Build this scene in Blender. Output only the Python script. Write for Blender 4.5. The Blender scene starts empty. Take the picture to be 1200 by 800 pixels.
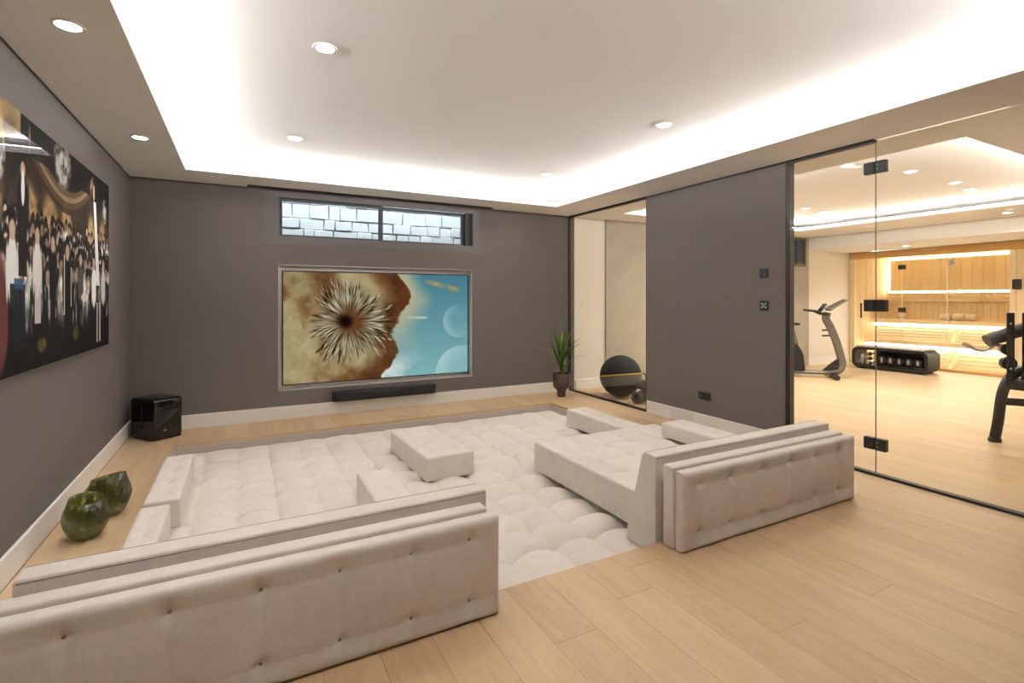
import bpy, bmesh, math, random
import numpy as np
from mathutils import Vector, Matrix

random.seed(7)
rng = np.random.default_rng(11)
C = bpy.context.scene.collection
PI = math.pi

# ------------------------------------------------------------------ camera, world, exposure
scene = bpy.context.scene
cd = bpy.data.cameras.new('camera')
cam = bpy.data.objects.new('camera', cd)
C.objects.link(cam)
cd.sensor_width = 36.0
cd.lens = 594.0 / 1200.0 * 36.0
cd.shift_y = -50.0 / 1200.0
cd.clip_start = 0.05
cam.location = (0.0, 0.0, 1.35)
cam.rotation_euler = (PI / 2, 0.0, -math.radians(27.937))
scene.camera = cam

world = bpy.data.worlds.new('daylight')
scene.world = world
world.use_nodes = True
bgn = world.node_tree.nodes['Background']
bgn.inputs['Color'].default_value = (0.74, 0.88, 1.0, 1)
bgn.inputs['Strength'].default_value = 7.0

scene.cycles.transparent_max_bounces = 24
vs = scene.view_settings
vs.view_transform = 'Standard'
vs.look = 'None'
vs.exposure = 0.18
vs.gamma = 1.0
vs.use_curve_mapping = False

COVE_MAIN = 19.0      # watts per metre-class strips in the lounge cove
COVE_GYM = 13.0
DOWN_MAIN = 32.0
DOWN_GYM = 92.0


def area_light(name, loc, sx, sy, watts, color, rot):
    l = bpy.data.lights.new(name, 'AREA')
    l.shape = 'RECTANGLE'
    l.size, l.size_y = sx, sy
    l.energy, l.color = watts, color
    o = bpy.data.objects.new(name, l)
    o.location = loc
    o.rotation_euler = rot
    C.objects.link(o)
    return o


HC, HU = 2.57, 2.72          # lower soffit and raised tray ceiling
TX0, TX1, TY0, TY1 = -0.48, 3.68, 0.55, 5.67      # lounge tray
GX0, GX1, GY0, GY1 = 4.81, 8.85, 1.77, 5.67       # gym tray
UP = PI
NEU = (1.0, 0.99, 0.985)
WRM = (1.0, 0.955, 0.885)


def cove(prefix, x0, x1, y0, y1, wpm, color):
    o, z, t = 0.10, 2.640, math.radians(55)
    lx, ly = x1 - x0, y1 - y0
    area_light(prefix + '_cove_light', (x0 - o, (y0 + y1) / 2, z), 0.03, ly, wpm * ly, color, (UP, t, 0))
    area_light(prefix + '_cove_light', (x1 + o, (y0 + y1) / 2, z), 0.03, ly, wpm * ly, color, (UP, -t, 0))
    area_light(prefix + '_cove_light', ((x0 + x1) / 2, y1 + o, z), lx, 0.03, wpm * lx, color, (UP + t, 0, 0))
    area_light(prefix + '_cove_light', ((x0 + x1) / 2, y0 - o, z), lx, 0.03, wpm * lx, color, (UP - t, 0, 0))


cove('lounge', TX0, TX1, TY0, TY1, COVE_MAIN, NEU)
cove('gym', GX0, GX1, GY0, GY1, COVE_GYM, WRM)


# ------------------------------------------------------------------ helpers: materials
def s2l(c):
    return tuple(((v / 255.0) / 12.92 if v / 255.0 <= 0.04045 else ((v / 255.0 + 0.055) / 1.055) ** 2.4) for v in c) + (1.0,)


def new_mat(name):
    m = bpy.data.materials.new(name)
    m.use_nodes = True
    nt = m.node_tree
    return m, nt, nt.nodes['Principled BSDF']


def N(nt, t, **kw):
    n = nt.nodes.new(t)
    for k, v in kw.items():
        setattr(n, k, v)
    return n


def mat(name, rgb, rough=0.6, metal=0.0, var=0.06, scale=14.0, bump=0.0, bscale=200.0, spec=0.5, coat=0.0, sheen=0.0):
    """Principled with a little procedural colour variation and optional fine bump."""
    m, nt, p = new_mat(name)
    tc = N(nt, 'ShaderNodeTexCoord')
    nz = N(nt, 'ShaderNodeTexNoise')
    nz.inputs['Scale'].default_value = scale
    nz.inputs['Detail'].default_value = 3.0
    nt.links.new(tc.outputs['Object'], nz.inputs['Vector'])
    mx = N(nt, 'ShaderNodeMix', data_type='RGBA')
    base = s2l(rgb)
    mx.inputs['A'].default_value = tuple(max(0, c * (1 - var)) for c in base[:3]) + (1,)
    mx.inputs['B'].default_value = tuple(min(1, c * (1 + var)) for c in base[:3]) + (1,)
    nt.links.new(nz.outputs['Fac'], mx.inputs['Factor'])
    nt.links.new(mx.outputs['Result'], p.inputs['Base Color'])
    p.inputs['Roughness'].default_value = rough
    p.inputs['Metallic'].default_value = metal
    p.inputs['Specular IOR Level'].default_value = spec
    p.inputs['Coat Weight'].default_value = coat
    p.inputs['Coat Roughness'].default_value = 0.05
    p.inputs['Sheen Weight'].default_value = sheen
    if bump:
        b = N(nt, 'ShaderNodeBump')
        b.inputs['Strength'].default_value = bump
        b.inputs['Distance'].default_value = 0.002
        n2 = N(nt, 'ShaderNodeTexNoise')
        n2.inputs['Scale'].default_value = bscale
        n2.inputs['Detail'].default_value = 2.0
        nt.links.new(tc.outputs['Object'], n2.inputs['Vector'])
        nt.links.new(n2.outputs['Fac'], b.inputs['Height'])
        nt.links.new(b.outputs['Normal'], p.inputs['Normal'])
    return m


def emit_mat(name, rgb, strength):
    m, nt, p = new_mat(name)
    nt.nodes.remove(p)
    e = N(nt, 'ShaderNodeEmission')
    e.inputs['Color'].default_value = s2l(rgb)
    e.inputs['Strength'].default_value = strength
    nt.links.new(e.outputs[0], nt.nodes['Material Output'].inputs['Surface'])
    return m


def glass_mat(name, tint=(0.97, 0.985, 0.98), refl=0.6):
    """Thin architectural pane: transparent with a Fresnel reflection."""
    m, nt, p = new_mat(name)
    nt.nodes.remove(p)
    t = N(nt, 'ShaderNodeBsdfTransparent')
    t.inputs['Color'].default_value = tint + (1,)
    g = N(nt, 'ShaderNodeBsdfGlossy')
    g.inputs['Roughness'].default_value = 0.0
    f = N(nt, 'ShaderNodeFresnel')
    geo = N(nt, 'ShaderNodeNewGeometry')
    ior = N(nt, 'ShaderNodeMath', operation='MULTIPLY_ADD')      # the same reflectance on both faces of the pane
    ior.inputs[1].default_value = 1 / 1.45 - 1.45
    ior.inputs[2].default_value = 1.45
    nt.links.new(geo.outputs['Backfacing'], ior.inputs[0])
    nt.links.new(ior.outputs[0], f.inputs['IOR'])
    mu = N(nt, 'ShaderNodeMath', operation='MULTIPLY')
    mu.inputs[1].default_value = refl
    mx = N(nt, 'ShaderNodeMixShader')
    nt.links.new(f.outputs[0], mu.inputs[0])
    nt.links.new(mu.outputs[0], mx.inputs[0])
    nt.links.new(t.outputs[0], mx.inputs[1])
    nt.links.new(g.outputs[0], mx.inputs[2])
    nt.links.new(mx.outputs[0], nt.nodes['Material Output'].inputs['Surface'])
    return m


def wood_mat(name, dark, light, rough=0.5, along='Y', gscale=5.0, rnd=0.5):
    """Board wood: long grain along one object axis, each board with its own tint."""
    m, nt, p = new_mat(name)
    tc = N(nt, 'ShaderNodeTexCoord')
    oi = N(nt, 'ShaderNodeObjectInfo')
    ad = N(nt, 'ShaderNodeVectorMath', operation='ADD')
    sc = N(nt, 'ShaderNodeVectorMath', operation='SCALE')
    sc.inputs['Scale'].default_value = 40.0
    cmb = N(nt, 'ShaderNodeCombineXYZ')
    nt.links.new(oi.outputs['Random'], cmb.inputs[0])
    nt.links.new(oi.outputs['Random'], cmb.inputs[1])
    nt.links.new(oi.outputs['Random'], cmb.inputs[2])
    nt.links.new(cmb.outputs[0], sc.inputs[0])
    nt.links.new(tc.outputs['Object'], ad.inputs[0])
    nt.links.new(sc.outputs[0], ad.inputs[1])
    mp = N(nt, 'ShaderNodeMapping')
    s = {'X': (0.09, 1, 1), 'Y': (1, 0.09, 1), 'Z': (1, 1, 0.09)}[along]
    mp.inputs['Scale'].default_value = s
    nt.links.new(ad.outputs[0], mp.inputs['Vector'])
    n1 = N(nt, 'ShaderNodeTexNoise')
    n1.inputs['Scale'].default_value = gscale * 4
    n1.inputs['Detail'].default_value = 6
    n1.inputs['Roughness'].default_value = 0.6
    n1.inputs['Distortion'].default_value = 0.6
    nt.links.new(mp.outputs[0], n1.inputs['Vector'])
    n2 = N(nt, 'ShaderNodeTexNoise')
    n2.inputs['Scale'].default_value = gscale * 30
    n2.inputs['Detail'].default_value = 3
    nt.links.new(mp.outputs[0], n2.inputs['Vector'])
    a1 = N(nt, 'ShaderNodeMath', operation='MULTIPLY_ADD')
    a1.inputs[1].default_value = 0.5
    nt.links.new(n1.outputs['Fac'], a1.inputs[0])
    a2 = N(nt, 'ShaderNodeMath', operation='MULTIPLY_ADD')
    a2.inputs[1].default_value = 0.25
    nt.links.new(n2.outputs['Fac'], a2.inputs[0])
    a3 = N(nt, 'ShaderNodeMath', operation='MULTIPLY_ADD')
    a3.inputs[1].default_value = rnd
    a3.inputs[2].default_value = 0.12 - rnd * 0.5 + 0.06
    nt.links.new(oi.outputs['Random'], a3.inputs[0])
    nt.links.new(a3.outputs[0], a2.inputs[2])
    nt.links.new(a2.outputs[0], a1.inputs[2])
    cr = N(nt, 'ShaderNodeValToRGB')
    cr.color_ramp.elements[0].position = 0.2
    cr.color_ramp.elements[0].color = s2l(dark)
    cr.color_ramp.elements[1].position = 0.85
    cr.color_ramp.elements[1].color = s2l(light)
    nt.links.new(a1.outputs[0], cr.inputs[0])
    nt.links.new(cr.outputs[0], p.inputs['Base Color'])
    p.inputs['Roughness'].default_value = rough
    p.inputs['Specular IOR Level'].default_value = 0.35
    b = N(nt, 'ShaderNodeBump')
    b.inputs['Strength'].default_value = 0.12
    b.inputs['Distance'].default_value = 0.002
    nt.links.new(n2.outputs['Fac'], b.inputs['Height'])
    nt.links.new(b.outputs['Normal'], p.inputs['Normal'])
    return m


def fabric_mat(name, rgb):
    m, nt, p = new_mat(name)
    tc = N(nt, 'ShaderNodeTexCoord')
    nz = N(nt, 'ShaderNodeTexNoise')
    nz.inputs['Scale'].default_value = 7.0
    nz.inputs['Detail'].default_value = 7.0
    nt.links.new(tc.outputs['Object'], nz.inputs['Vector'])
    ws = []
    for d in ('X', 'Y', 'Z'):
        mp = N(nt, 'ShaderNodeMapping')
        mp.inputs['Scale'].default_value = {'X': (1, .06, .06), 'Y': (.06, 1, .06), 'Z': (.06, .06, 1)}[d]
        nt.links.new(tc.outputs['Object'], mp.inputs['Vector'])
        w = N(nt, 'ShaderNodeTexNoise')
        w.inputs['Scale'].default_value = 260.0
        w.inputs['Detail'].default_value = 1.0
        nt.links.new(mp.outputs[0], w.inputs['Vector'])
        ws.append(w)
    a = N(nt, 'ShaderNodeMath', operation='ADD')
    nt.links.new(ws[0].outputs['Fac'], a.inputs[0])
    nt.links.new(ws[1].outputs['Fac'], a.inputs[1])
    a2 = N(nt, 'ShaderNodeMath', operation='ADD')
    nt.links.new(a.outputs[0], a2.inputs[0])
    nt.links.new(ws[2].outputs['Fac'], a2.inputs[1])
    th = N(nt, 'ShaderNodeMath', operation='MULTIPLY_ADD')
    th.inputs[1].default_value = 0.45
    th.inputs[2].default_value = -0.42
    nt.links.new(a2.outputs[0], th.inputs[0])
    fa = N(nt, 'ShaderNodeMath', operation='MULTIPLY_ADD')
    fa.inputs[1].default_value = 0.45
    nt.links.new(nz.outputs['Fac'], fa.inputs[0])
    nt.links.new(th.outputs[0], fa.inputs[2])
    mx = N(nt, 'ShaderNodeMix', data_type='RGBA')
    b = s2l(rgb)
    mx.inputs['A'].default_value = tuple(c * 0.84 for c in b[:3]) + (1,)
    mx.inputs['B'].default_value = tuple(min(1, c * 1.12) for c in b[:3]) + (1,)
    nt.links.new(fa.outputs[0], mx.inputs['Factor'])
    nt.links.new(mx.outputs['Result'], p.inputs['Base Color'])
    p.inputs['Roughness'].default_value = 0.92
    p.inputs['Specular IOR Level'].default_value = 0.2
    p.inputs['Sheen Weight'].default_value = 0.25
    bu = N(nt, 'ShaderNodeBump')
    bu.inputs['Strength'].default_value = 0.25
    bu.inputs['Distance'].default_value = 0.002
    nt.links.new(a2.outputs[0], bu.inputs['Height'])
    nt.links.new(bu.outputs['Normal'], p.inputs['Normal'])
    return m


def print_mat(name, emission=0.0, rough=0.3, coat=0.0):
    m, nt, p = new_mat(name)
    at = N(nt, 'ShaderNodeAttribute', attribute_name='print')
    if emission:
        nt.nodes.remove(p)
        e = N(nt, 'ShaderNodeEmission')
        e.inputs['Strength'].default_value = emission
        nt.links.new(at.outputs['Color'], e.inputs['Color'])
        nt.links.new(e.outputs[0], nt.nodes['Material Output'].inputs['Surface'])
    else:
        nt.links.new(at.outputs['Color'], p.inputs['Base Color'])
        p.inputs['Roughness'].default_value = rough
        p.inputs['Specular IOR Level'].default_value = 0.08
        p.inputs['Coat Weight'].default_value = coat
        p.inputs['Coat Roughness'].default_value = 0.02
        p.inputs['Coat IOR'].default_value = 1.5
    return m


# ------------------------------------------------------------------ helpers: meshes
def box(bm, x0, x1, y0, y1, z0, z1):
    vs_ = [bm.verts.new(p) for p in ((x0, y0, z0), (x1, y0, z0), (x1, y1, z0), (x0, y1, z0),
                                     (x0, y0, z1), (x1, y0, z1), (x1, y1, z1), (x0, y1, z1))]
    for f in ((3, 2, 1, 0), (4, 5, 6, 7), (0, 1, 5, 4), (1, 2, 6, 5), (2, 3, 7, 6), (3, 0, 4, 7)):
        bm.faces.new([vs_[i] for i in f])
    return vs_


def B(*boxes, bev=0.0, seg=2):
    bm = bmesh.new()
    for b in boxes:
        box(bm, *b)
    if bev:
        bmesh.ops.bevel(bm, geom=bm.edges[:], offset=bev, segments=seg, affect='EDGES', profile=0.5)
    return bm


def prism(pts, a0, a1, plane='YZ', bev=0.0, seg=2):
    """Polygon pts in the plane, extruded along the remaining axis from a0 to a1."""
    bm = bmesh.new()

    def P(u, v, a):
        return {'YZ': (a, u, v), 'XZ': (u, a, v), 'XY': (u, v, a)}[plane]
    lo = [bm.verts.new(P(u, v, a0)) for u, v in pts]
    hi = [bm.verts.new(P(u, v, a1)) for u, v in pts]
    n = len(pts)
    bm.faces.new(lo)
    bm.faces.new(hi[::-1])
    for i in range(n):
        bm.faces.new((lo[i], hi[i], hi[(i + 1) % n], lo[(i + 1) % n]))
    bmesh.ops.recalc_face_normals(bm, faces=bm.faces[:])
    if bev:
        bmesh.ops.bevel(bm, geom=bm.edges[:], offset=bev, segments=seg, affect='EDGES', profile=0.5)
    return bm


def tube(bm, pts, r, n=10, cap=True, flat=None):
    """Sweep a circle (radius r or a list; flat = (ru, rv) ratio) along a path."""
    pts = [Vector(p) for p in pts]
    rs = r if isinstance(r, (list, tuple)) else [r] * len(pts)
    rings = []
    up0 = Vector((0, 0, 1))
    prev = None
    for i, p in enumerate(pts):
        d = (pts[min(i + 1, len(pts) - 1)] - pts[max(i - 1, 0)]).normalized()
        if prev is None:
            ref = up0 if abs(d.z) < 0.9 else Vector((1, 0, 0))
            u = d.cross(ref).normalized()
        else:
            u = (prev - d * prev.dot(d)).normalized()
        prev = u
        v = d.cross(u)
        fu, fv = flat if flat else (1, 1)
        rings.append([bm.verts.new(p + u * math.cos(2 * PI * k / n) * rs[i] * fu + v * math.sin(2 * PI * k / n) * rs[i] * fv) for k in range(n)])
    for a, b in zip(rings, rings[1:]):
        for k in range(n):
            bm.faces.new((a[k], a[(k + 1) % n], b[(k + 1) % n], b[k]))
    if cap:
        bm.faces.new(rings[0][::-1])
        bm.faces.new(rings[-1])
    return bm


def T(*paths, r=0.01, n=10, flat=None):
    bm = bmesh.new()
    for p in paths:
        tube(bm, p, r, n, flat=flat)
    bmesh.ops.recalc_face_normals(bm, faces=bm.faces[:])
    return bm


def smooth_path(pts, k=6):
    """Catmull-Rom through the points."""
    P = [Vector(p) for p in pts]
    P = [P[0] * 2 - P[1]] + P + [P[-1] * 2 - P[-2]]
    out = []
    for i in range(1, len(P) - 2):
        for j in range(k):
            t = j / k
            out.append(0.5 * ((2 * P[i]) + (P[i + 1] - P[i - 1]) * t + (2 * P[i - 1] - 5 * P[i] + 4 * P[i + 1] - P[i + 2]) * t * t
                              + (3 * P[i] - P[i - 1] - 3 * P[i + 1] + P[i + 2]) * t ** 3))
    out.append(P[-2])
    return out


def lathe(prof, cx, cy, n=32, axis='Z', close=False, warp=None):
    """Profile (r, h) spun about an axis through (cx, cy)."""
    bm = bmesh.new()
    rings = []
    for r, h in prof:
        ring = []
        for k in range(n):
            a = 2 * PI * k / n
            rr, hh = (r, h) if warp is None else warp(r, h, a)
            ring.append(bm.verts.new((cx + rr * math.cos(a), cy + rr * math.sin(a), hh)))
        rings.append(ring)
    pairs = list(zip(rings, rings[1:]))
    if close:
        pairs.append((rings[-1], rings[0]))
    for a, b in pairs:
        for k in range(n):
            bm.faces.new((a[k], a[(k + 1) % n], b[(k + 1) % n], b[k]))
    if not close:
        bm.faces.new(rings[0][::-1])
        bm.faces.new(rings[-1])
    bmesh.ops.recalc_face_normals(bm, faces=bm.faces[:])
    return bm


def cyl(c, d, r, length, n=24, bev=0.0):
    """Cylinder centred at c along direction d."""
    d = Vector(d).normalized()
    bm = bmesh.new()
    c = Vector(c)
    if bev:
        prof = [(-length / 2, r - bev), (-length / 2 + bev, r), (length / 2 - bev, r), (length / 2, r - bev)]
    else:
        prof = [(-length / 2, r), (length / 2, r)]
    tube_pts = [c + d * t for t, _ in prof]
    ref = Vector((0, 0, 1)) if abs(d.z) < 0.9 else Vector((1, 0, 0))
    u = d.cross(ref).normalized()
    v = d.cross(u)
    rings = [[bm.verts.new(p + (u * math.cos(2 * PI * k / n) + v * math.sin(2 * PI * k / n)) * rr) for k in range(n)]
             for p, (_, rr) in zip(tube_pts, prof)]
    for a, b in zip(rings, rings[1:]):
        for k in range(n):
            bm.faces.new((a[k], a[(k + 1) % n], b[(k + 1) % n], b[k]))
    bm.faces.new(rings[0][::-1])
    bm.faces.new(rings[-1])
    bmesh.ops.recalc_face_normals(bm, faces=bm.faces[:])
    return bm


def wloc(o):
    v = Vector((0, 0, 0))
    while o is not None:
        v += Vector(o.location)
        o = o.parent
    return v


def obj(name, bm, m, parent=None, smooth=False, base=None, kind=None):
    """Link a bmesh authored in world coordinates as one object. Unparented objects get
    their origin at the middle of their base, children at their own bbox centre."""
    me = bpy.data.meshes.new(name)
    if isinstance(bm, bpy.types.Mesh):
        me = bm
        o = bpy.data.objects.new(name, me)
    else:
        co = [v.co for v in bm.verts]
        lo = Vector((min(c.x for c in co), min(c.y for c in co), min(c.z for c in co)))
        hi = Vector((max(c.x for c in co), max(c.y for c in co), max(c.z for c in co)))
        org = Vector(base) if base is not None else Vector(((lo.x + hi.x) / 2, (lo.y + hi.y) / 2, lo.z))
        for v in bm.verts:
            v.co -= org
        bm.normal_update()
        bm.to_mesh(me)
        bm.free()
        o = bpy.data.objects.new(name, me)
        o.location = org - (wloc(parent) if parent is not None else Vector((0, 0, 0)))
    if m is not None:
        me.materials.append(m)
    if smooth:
        for p in me.polygons:
            p.use_smooth = True
        if smooth == 'auto':
            me.set_sharp_from_angle(angle=math.radians(40))
    C.objects.link(o)
    if parent is not None:
        o.parent = parent
    if kind:
        o['kind'] = kind
    return o


def copy_at(o, loc, parent=None, rot=None):
    c = o.copy()
    c.parent = parent
    c.location = Vector(loc) - (wloc(parent) if parent is not None else Vector((0, 0, 0)))
    if rot is not None:
        c.rotation_euler = rot
    C.objects.link(c)
    return c


def tag(o, label, cat, group=None):
    o['label'], o['category'] = label, cat
    if group:
        o['group'] = group
    return o


def thing(name, label, cat, loc, group=None):
    o = bpy.data.objects.new(name, None)
    o.empty_display_size = 0.1
    o.location = loc
    C.objects.link(o)
    return tag(o, label, cat, group)


def struct(name, bm, m, parent=None, smooth=False):
    return obj(name, bm, m, parent, smooth, kind=None if parent else 'structure')


# ------------------------------------------------------------------ materials
M_taupe = mat('taupe_paint', (104, 96, 91), 0.75, var=0.03, scale=3, bump=0.05, bscale=300, spec=0.3)
M_white = mat('white_ceiling_paint', (240, 238, 236), 0.9, var=0.01, scale=2, spec=0.2)
M_offwhite = mat('warm_white_paint', (232, 225, 214), 0.85, var=0.015, scale=2, spec=0.2)
M_base = mat('white_baseboard_paint', (238, 233, 226), 0.5, var=0.02)
M_oak = wood_mat('pale_oak_floor', (172, 140, 104), (214, 186, 148), 0.42, 'Y', 5.0, 0.20)
M_sub = mat('dark_joint', (96, 74, 50), 0.9)
M_fab = fabric_mat('greige_linen', (222, 211, 199))
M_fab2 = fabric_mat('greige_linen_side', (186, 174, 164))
M_thread = mat('button_fabric', (150, 136, 122), 0.9, var=0.1, scale=60)
M_black = mat('black_metal', (22, 21, 21), 0.45, var=0.1)
M_blackgloss = mat('black_gloss_lacquer', (7, 7, 8), 0.07, var=0.05, spec=0.35, coat=0.15)
M_blackmatte = mat('black_fabric_matte', (24, 24, 26), 0.8, var=0.12, scale=80, bump=0.2)
M_navy = mat('dark_speaker_cloth', (15, 16, 22), 0.7, var=0.15, scale=200)
M_chrome = mat('polished_chrome', (200, 200, 200), 0.15, 1.0, var=0.02)
M_satin = mat('satin_steel_reveal', (206, 200, 194), 0.35, 0.35, var=0.03)
M_frame = mat('taupe_window_frame', (98, 92, 89), 0.5, var=0.03)
M_sash = mat('dark_window_sash', (62, 62, 66), 0.45, var=0.05)
M_pane = glass_mat('window_pane_glass', (0.96, 0.98, 0.98), 0.6)
M_glass = glass_mat('partition_glass', (0.965, 0.975, 0.965), 0.55)
M_stone = mat('pale_granite', (206, 205, 202), 0.9, var=0.22, scale=6, bump=0.6, bscale=30)
M_mortar = mat('dark_mortar', (70, 70, 74), 0.95, var=0.2)
M_conc = mat('concrete_plaster', (172, 164, 150), 0.7, var=0.18, scale=3.0, bump=0.2, bscale=40)
M_lens = emit_mat('downlight_glow', (255, 246, 232), 22.0)
M_sauna = wood_mat('sauna_aspen', (226, 196, 148), (250, 230, 192), 0.55, 'Z', 4.0, 0.3)
M_sauna_h = wood_mat('sauna_aspen_bench', (232, 202, 156), (250, 232, 196), 0.55, 'Y', 4.0, 0.2)
M_sled = emit_mat('sauna_led_strip', (255, 240, 216), 17.0)

# ------------------------------------------------------------------ setting: floor
XL, XR, YB, YF = -1.0, 4.26, 6.24, -0.75
XG, YG0 = 11.55, 0.9
PX0, PX1, PY0, PY1 = -0.57, 3.55, 2.10, 5.60       # the sunken pit

floor = struct('floor', B((XL - .2, PX0, YF, YB + .2, -.30, -.018), (PX1, 13.2, YF, YB + .2, -.30, -.018),
                          (PX0, PX1, YF, PY0, -.30, -.018), (PX0, PX1, PY1, YB + .2, -.30, -.018),
                          (PX0, PX1, PY0, PY1, -.34, -.30)), M_sub)
PW = 0.206


def plank(x0, x1, y0, y1):
    g = 0.0004
    if x1 - x0 < .02 or y1 - y0 < .03:
        return
    bm = B((x0 + g, x1 - g, y0 + g, y1 - g, -.017, 0.0))
    top = [e for e in bm.edges if all(v.co.z > -.001 for v in e.verts)]
    bmesh.ops.bevel(bm, geom=top, offset=0.0007, segments=1, affect='EDGES')
    obj('plank', bm, M_oak, floor)


def plank_rows(k, xa, xb, ya, yb):
    x0, x1 = max(xa, PX0 + PW * k), min(xb, PX0 + PW * (k + 1))
    if x1 - x0 < .02:
        return
    r = random.Random(k * 7 + 3)
    y = -3.0 + r.random() * 2.1
    while y < yb:
        L = r.choice((1.8, 2.0, 2.2))
        a, b = max(y, ya), min(y + L, yb)
        if b - a > .03:
            segs = [(a, b)]
            if PX0 - .01 < (x0 + x1) / 2 < PX1 + .01:
                segs = []
                if a < PY0:
                    segs.append((a, min(b, PY0)))
                if b > PY1:
                    segs.append((max(a, PY1), b))
            for s in segs:
                plank(x0, x1, *s)
        y += L


for k in range(-3, 24):
    plank_rows(k, XL, XR, YF, YB)
for k in range(23, 61):
    plank_rows(k, XR, XG + .05, YG0, YB)

# ------------------------------------------------------------------ setting: walls
WX0, WX1, WZ0 = 0.21, 2.815, 1.955            # window opening
NX0, NX1, NZ0, NZ1 = 0.346, 2.702, 0.315, 1.735   # television niche
PXA, PXB = 0.04, 3.0                          # blind pocket
D = 0.24
ND = 0.10
wall_back = struct('wall_back', B(
    (XL - .2, NX0, YB, YB + D, -.1, WZ0), (NX1, XR + .1, YB, YB + D, -.1, WZ0),
    (NX0, NX1, YB, YB + D, -.1, NZ0), (NX0, NX1, YB, YB + D, NZ1, WZ0),
    (NX0, NX1, YB + ND + .05, YB + D, NZ0, NZ1),
    (XL - .2, WX0, YB, YB + D, WZ0, 2.75), (WX1, XR + .1, YB, YB + D, WZ0, 2.75),
    (WX0, WX1, YB, YB + D, 2.575, 2.75)), M_taupe)
wall_left = struct('wall_left', B((XL - .2, XL, YF - .2, YB, -.1, 2.75)), M_taupe)
wall_front = struct('wall_front', B((XL - .2, XR + .2, YF - .2, YF, -.1, 2.75)), M_taupe)
GT = 2.565
wall_right = struct('wall_right', B((XR, XR + .12, 2.84, 4.60, -.01, 2.59)), M_taupe)
wall_right_near = struct('wall_right', B((XR, XR + .12, YF - .2, 1.20, -.01, 2.75)), M_taupe)
wall_gym_back = struct('wall_gym_back', B((4.36, 12.4, YB, YB + .24, -.1, 2.75)), M_offwhite)
wall_gym_front = struct('wall_gym_front', B((XR + .1, 13.2, YG0 - .15, YG0, -.1, 2.75)), M_offwhite)
wall_gym_end = struct('wall_gym_end', B((13.05, 13.2, YG0 - .1, YB + .2, -.1, 2.75)), M_offwhite)
# concrete panel of the gym, with a hole for its little window
struct('wall_concrete', B((4.934, 9.42, YB - .03, YB - .001, .005, 2.568), (9.42, 9.96, YB - .03, YB - .001, .005, 1.99),
                          (9.42, 9.96, YB - .03, YB - .001, 2.55, 2.568), (9.96, 10.05, YB - .03, YB - .001, .005, 2.568)), M_conc)

struct('baseboard_back', B((XL + .016, XR, YB - .016, YB, 0.0, .142), bev=.003), M_base)
struct('baseboard_left', B((XL, XL + .016, YF, YB, 0.0, .142), bev=.003), M_base)
struct('baseboard_right', B((XR - .016, XR, 2.86, 4.585, 0.0, .142), bev=.003), M_base)
struct('baseboard_gym', B((4.38, 4.93, YB - .016, YB, 0.0, .142), (10.06, XG - .06, YB - .016, YB, 0.0, .142)), M_base)

# black strip painting the shade of the gap where the taupe walls meet the ceiling
struct('trim_1', B((XL, XL + .004, YF, YB - .004, 2.560, 2.5699), (XL, PXA, YB - .004, YB, 2.560, 2.5699),
                   (PXB, XR, YB - .004, YB, 2.560, 2.5699), (XR - .004, XR, 2.85, 4.595, 2.560, 2.5699)), M_black)
# wooden nosing round the pit and upholstered pit sides
struct('trim_2', B((PX0, PX1, PY1 - .012, PY1, -.028, -.001), (PX0, PX0 + .012, PY0, PY1 - .012, -.028, -.001),
                   (PX1 - .012, PX1, PY0, PY1 - .012, -.028, -.001), (PX0, PX1, PY0, PY0 + .008, -.028, -.001)), M_oak)
struct('trim_3', B((PX0, PX1, PY1 - .025, PY1, -.30, -.029), (PX0, PX0 + .02, PY0, PY1 - .025, -.30, -.029),
                   (PX1 - .025, PX1, PY0, PY1 - .025, -.30, -.029), bev=.004), M_fab2)

# ------------------------------------------------------------------ setting: ceilings
ceiling = struct('ceiling', B((XL - .2, 13.2, YF - .2, YB + .2, HU, HU + .1)), M_white)
PKY = 6.10
struct('ceiling_soffit', B(
    (XL, TX0, YF, YB, HC, HC + .022), (TX1, GX0, YF, YB, HC, HC + .022),
    (TX0, TX1, TY1, PKY, HC, HC + .022), (TX0, PXA, PKY, YB, HC, HC + .022), (PXB, TX1, PKY, YB, HC, HC + .022),
    (TX0, TX1, YF, TY0, HC, HC + .022),
    (PXA, PXB, PKY - .012, PKY, HC + .022, HU), (PXA - .012, PXA, PKY, YB, HC + .022, HU), (PXB, PXB + .012, PKY, YB, HC + .022, HU),
    (TX0 - .018, TX0, TY0, TY1, HC + .022, HC + .055), (TX1, TX1 + .018, TY0, TY1, HC + .022, HC + .055),
    (TX0 - .018, TX1 + .018, TY1, TY1 + .018, HC + .022, HC + .055), (TX0 - .018, TX1 + .018, TY0 - .018, TY0, HC + .022, HC + .055)), M_white)
struct('ceiling_soffit_gym', B(
    (GX1, 10.05, YG0, YB, HC, HC + .022), (GX0, GX1, GY1, YB, HC, HC + .022), (GX0, GX1, YG0, GY0, HC, HC + .022),
    (GX0 - .018, GX0, GY0, GY1, HC + .022, HC + .055), (GX1, GX1 + .018, GY0, GY1, HC + .022, HC + .055),
    (GX0, GX1, GY1, GY1 + .018, HC + .022, HC + .055), (GX0, GX1, GY0 - .018, GY0, HC + .022, HC + .055),
    (10.05, XG - .05, YG0, YB, 2.335, HU)), M_white)

# ------------------------------------------------------------------ window_1 and the stone well outside
win = struct('window_1', B((WX0, WX1, YB - .006, YB + .05, WZ0, WZ0 + .10), (WX0, WX1, YB - .006, YB + .05, 2.49, 2.575),
                           (WX0, WX0 + .15, YB - .006, YB + .05, WZ0 + .10, 2.49), (WX1 - .10, WX1, YB - .006, YB + .05, WZ0 + .10, 2.49)), M_frame)


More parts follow.
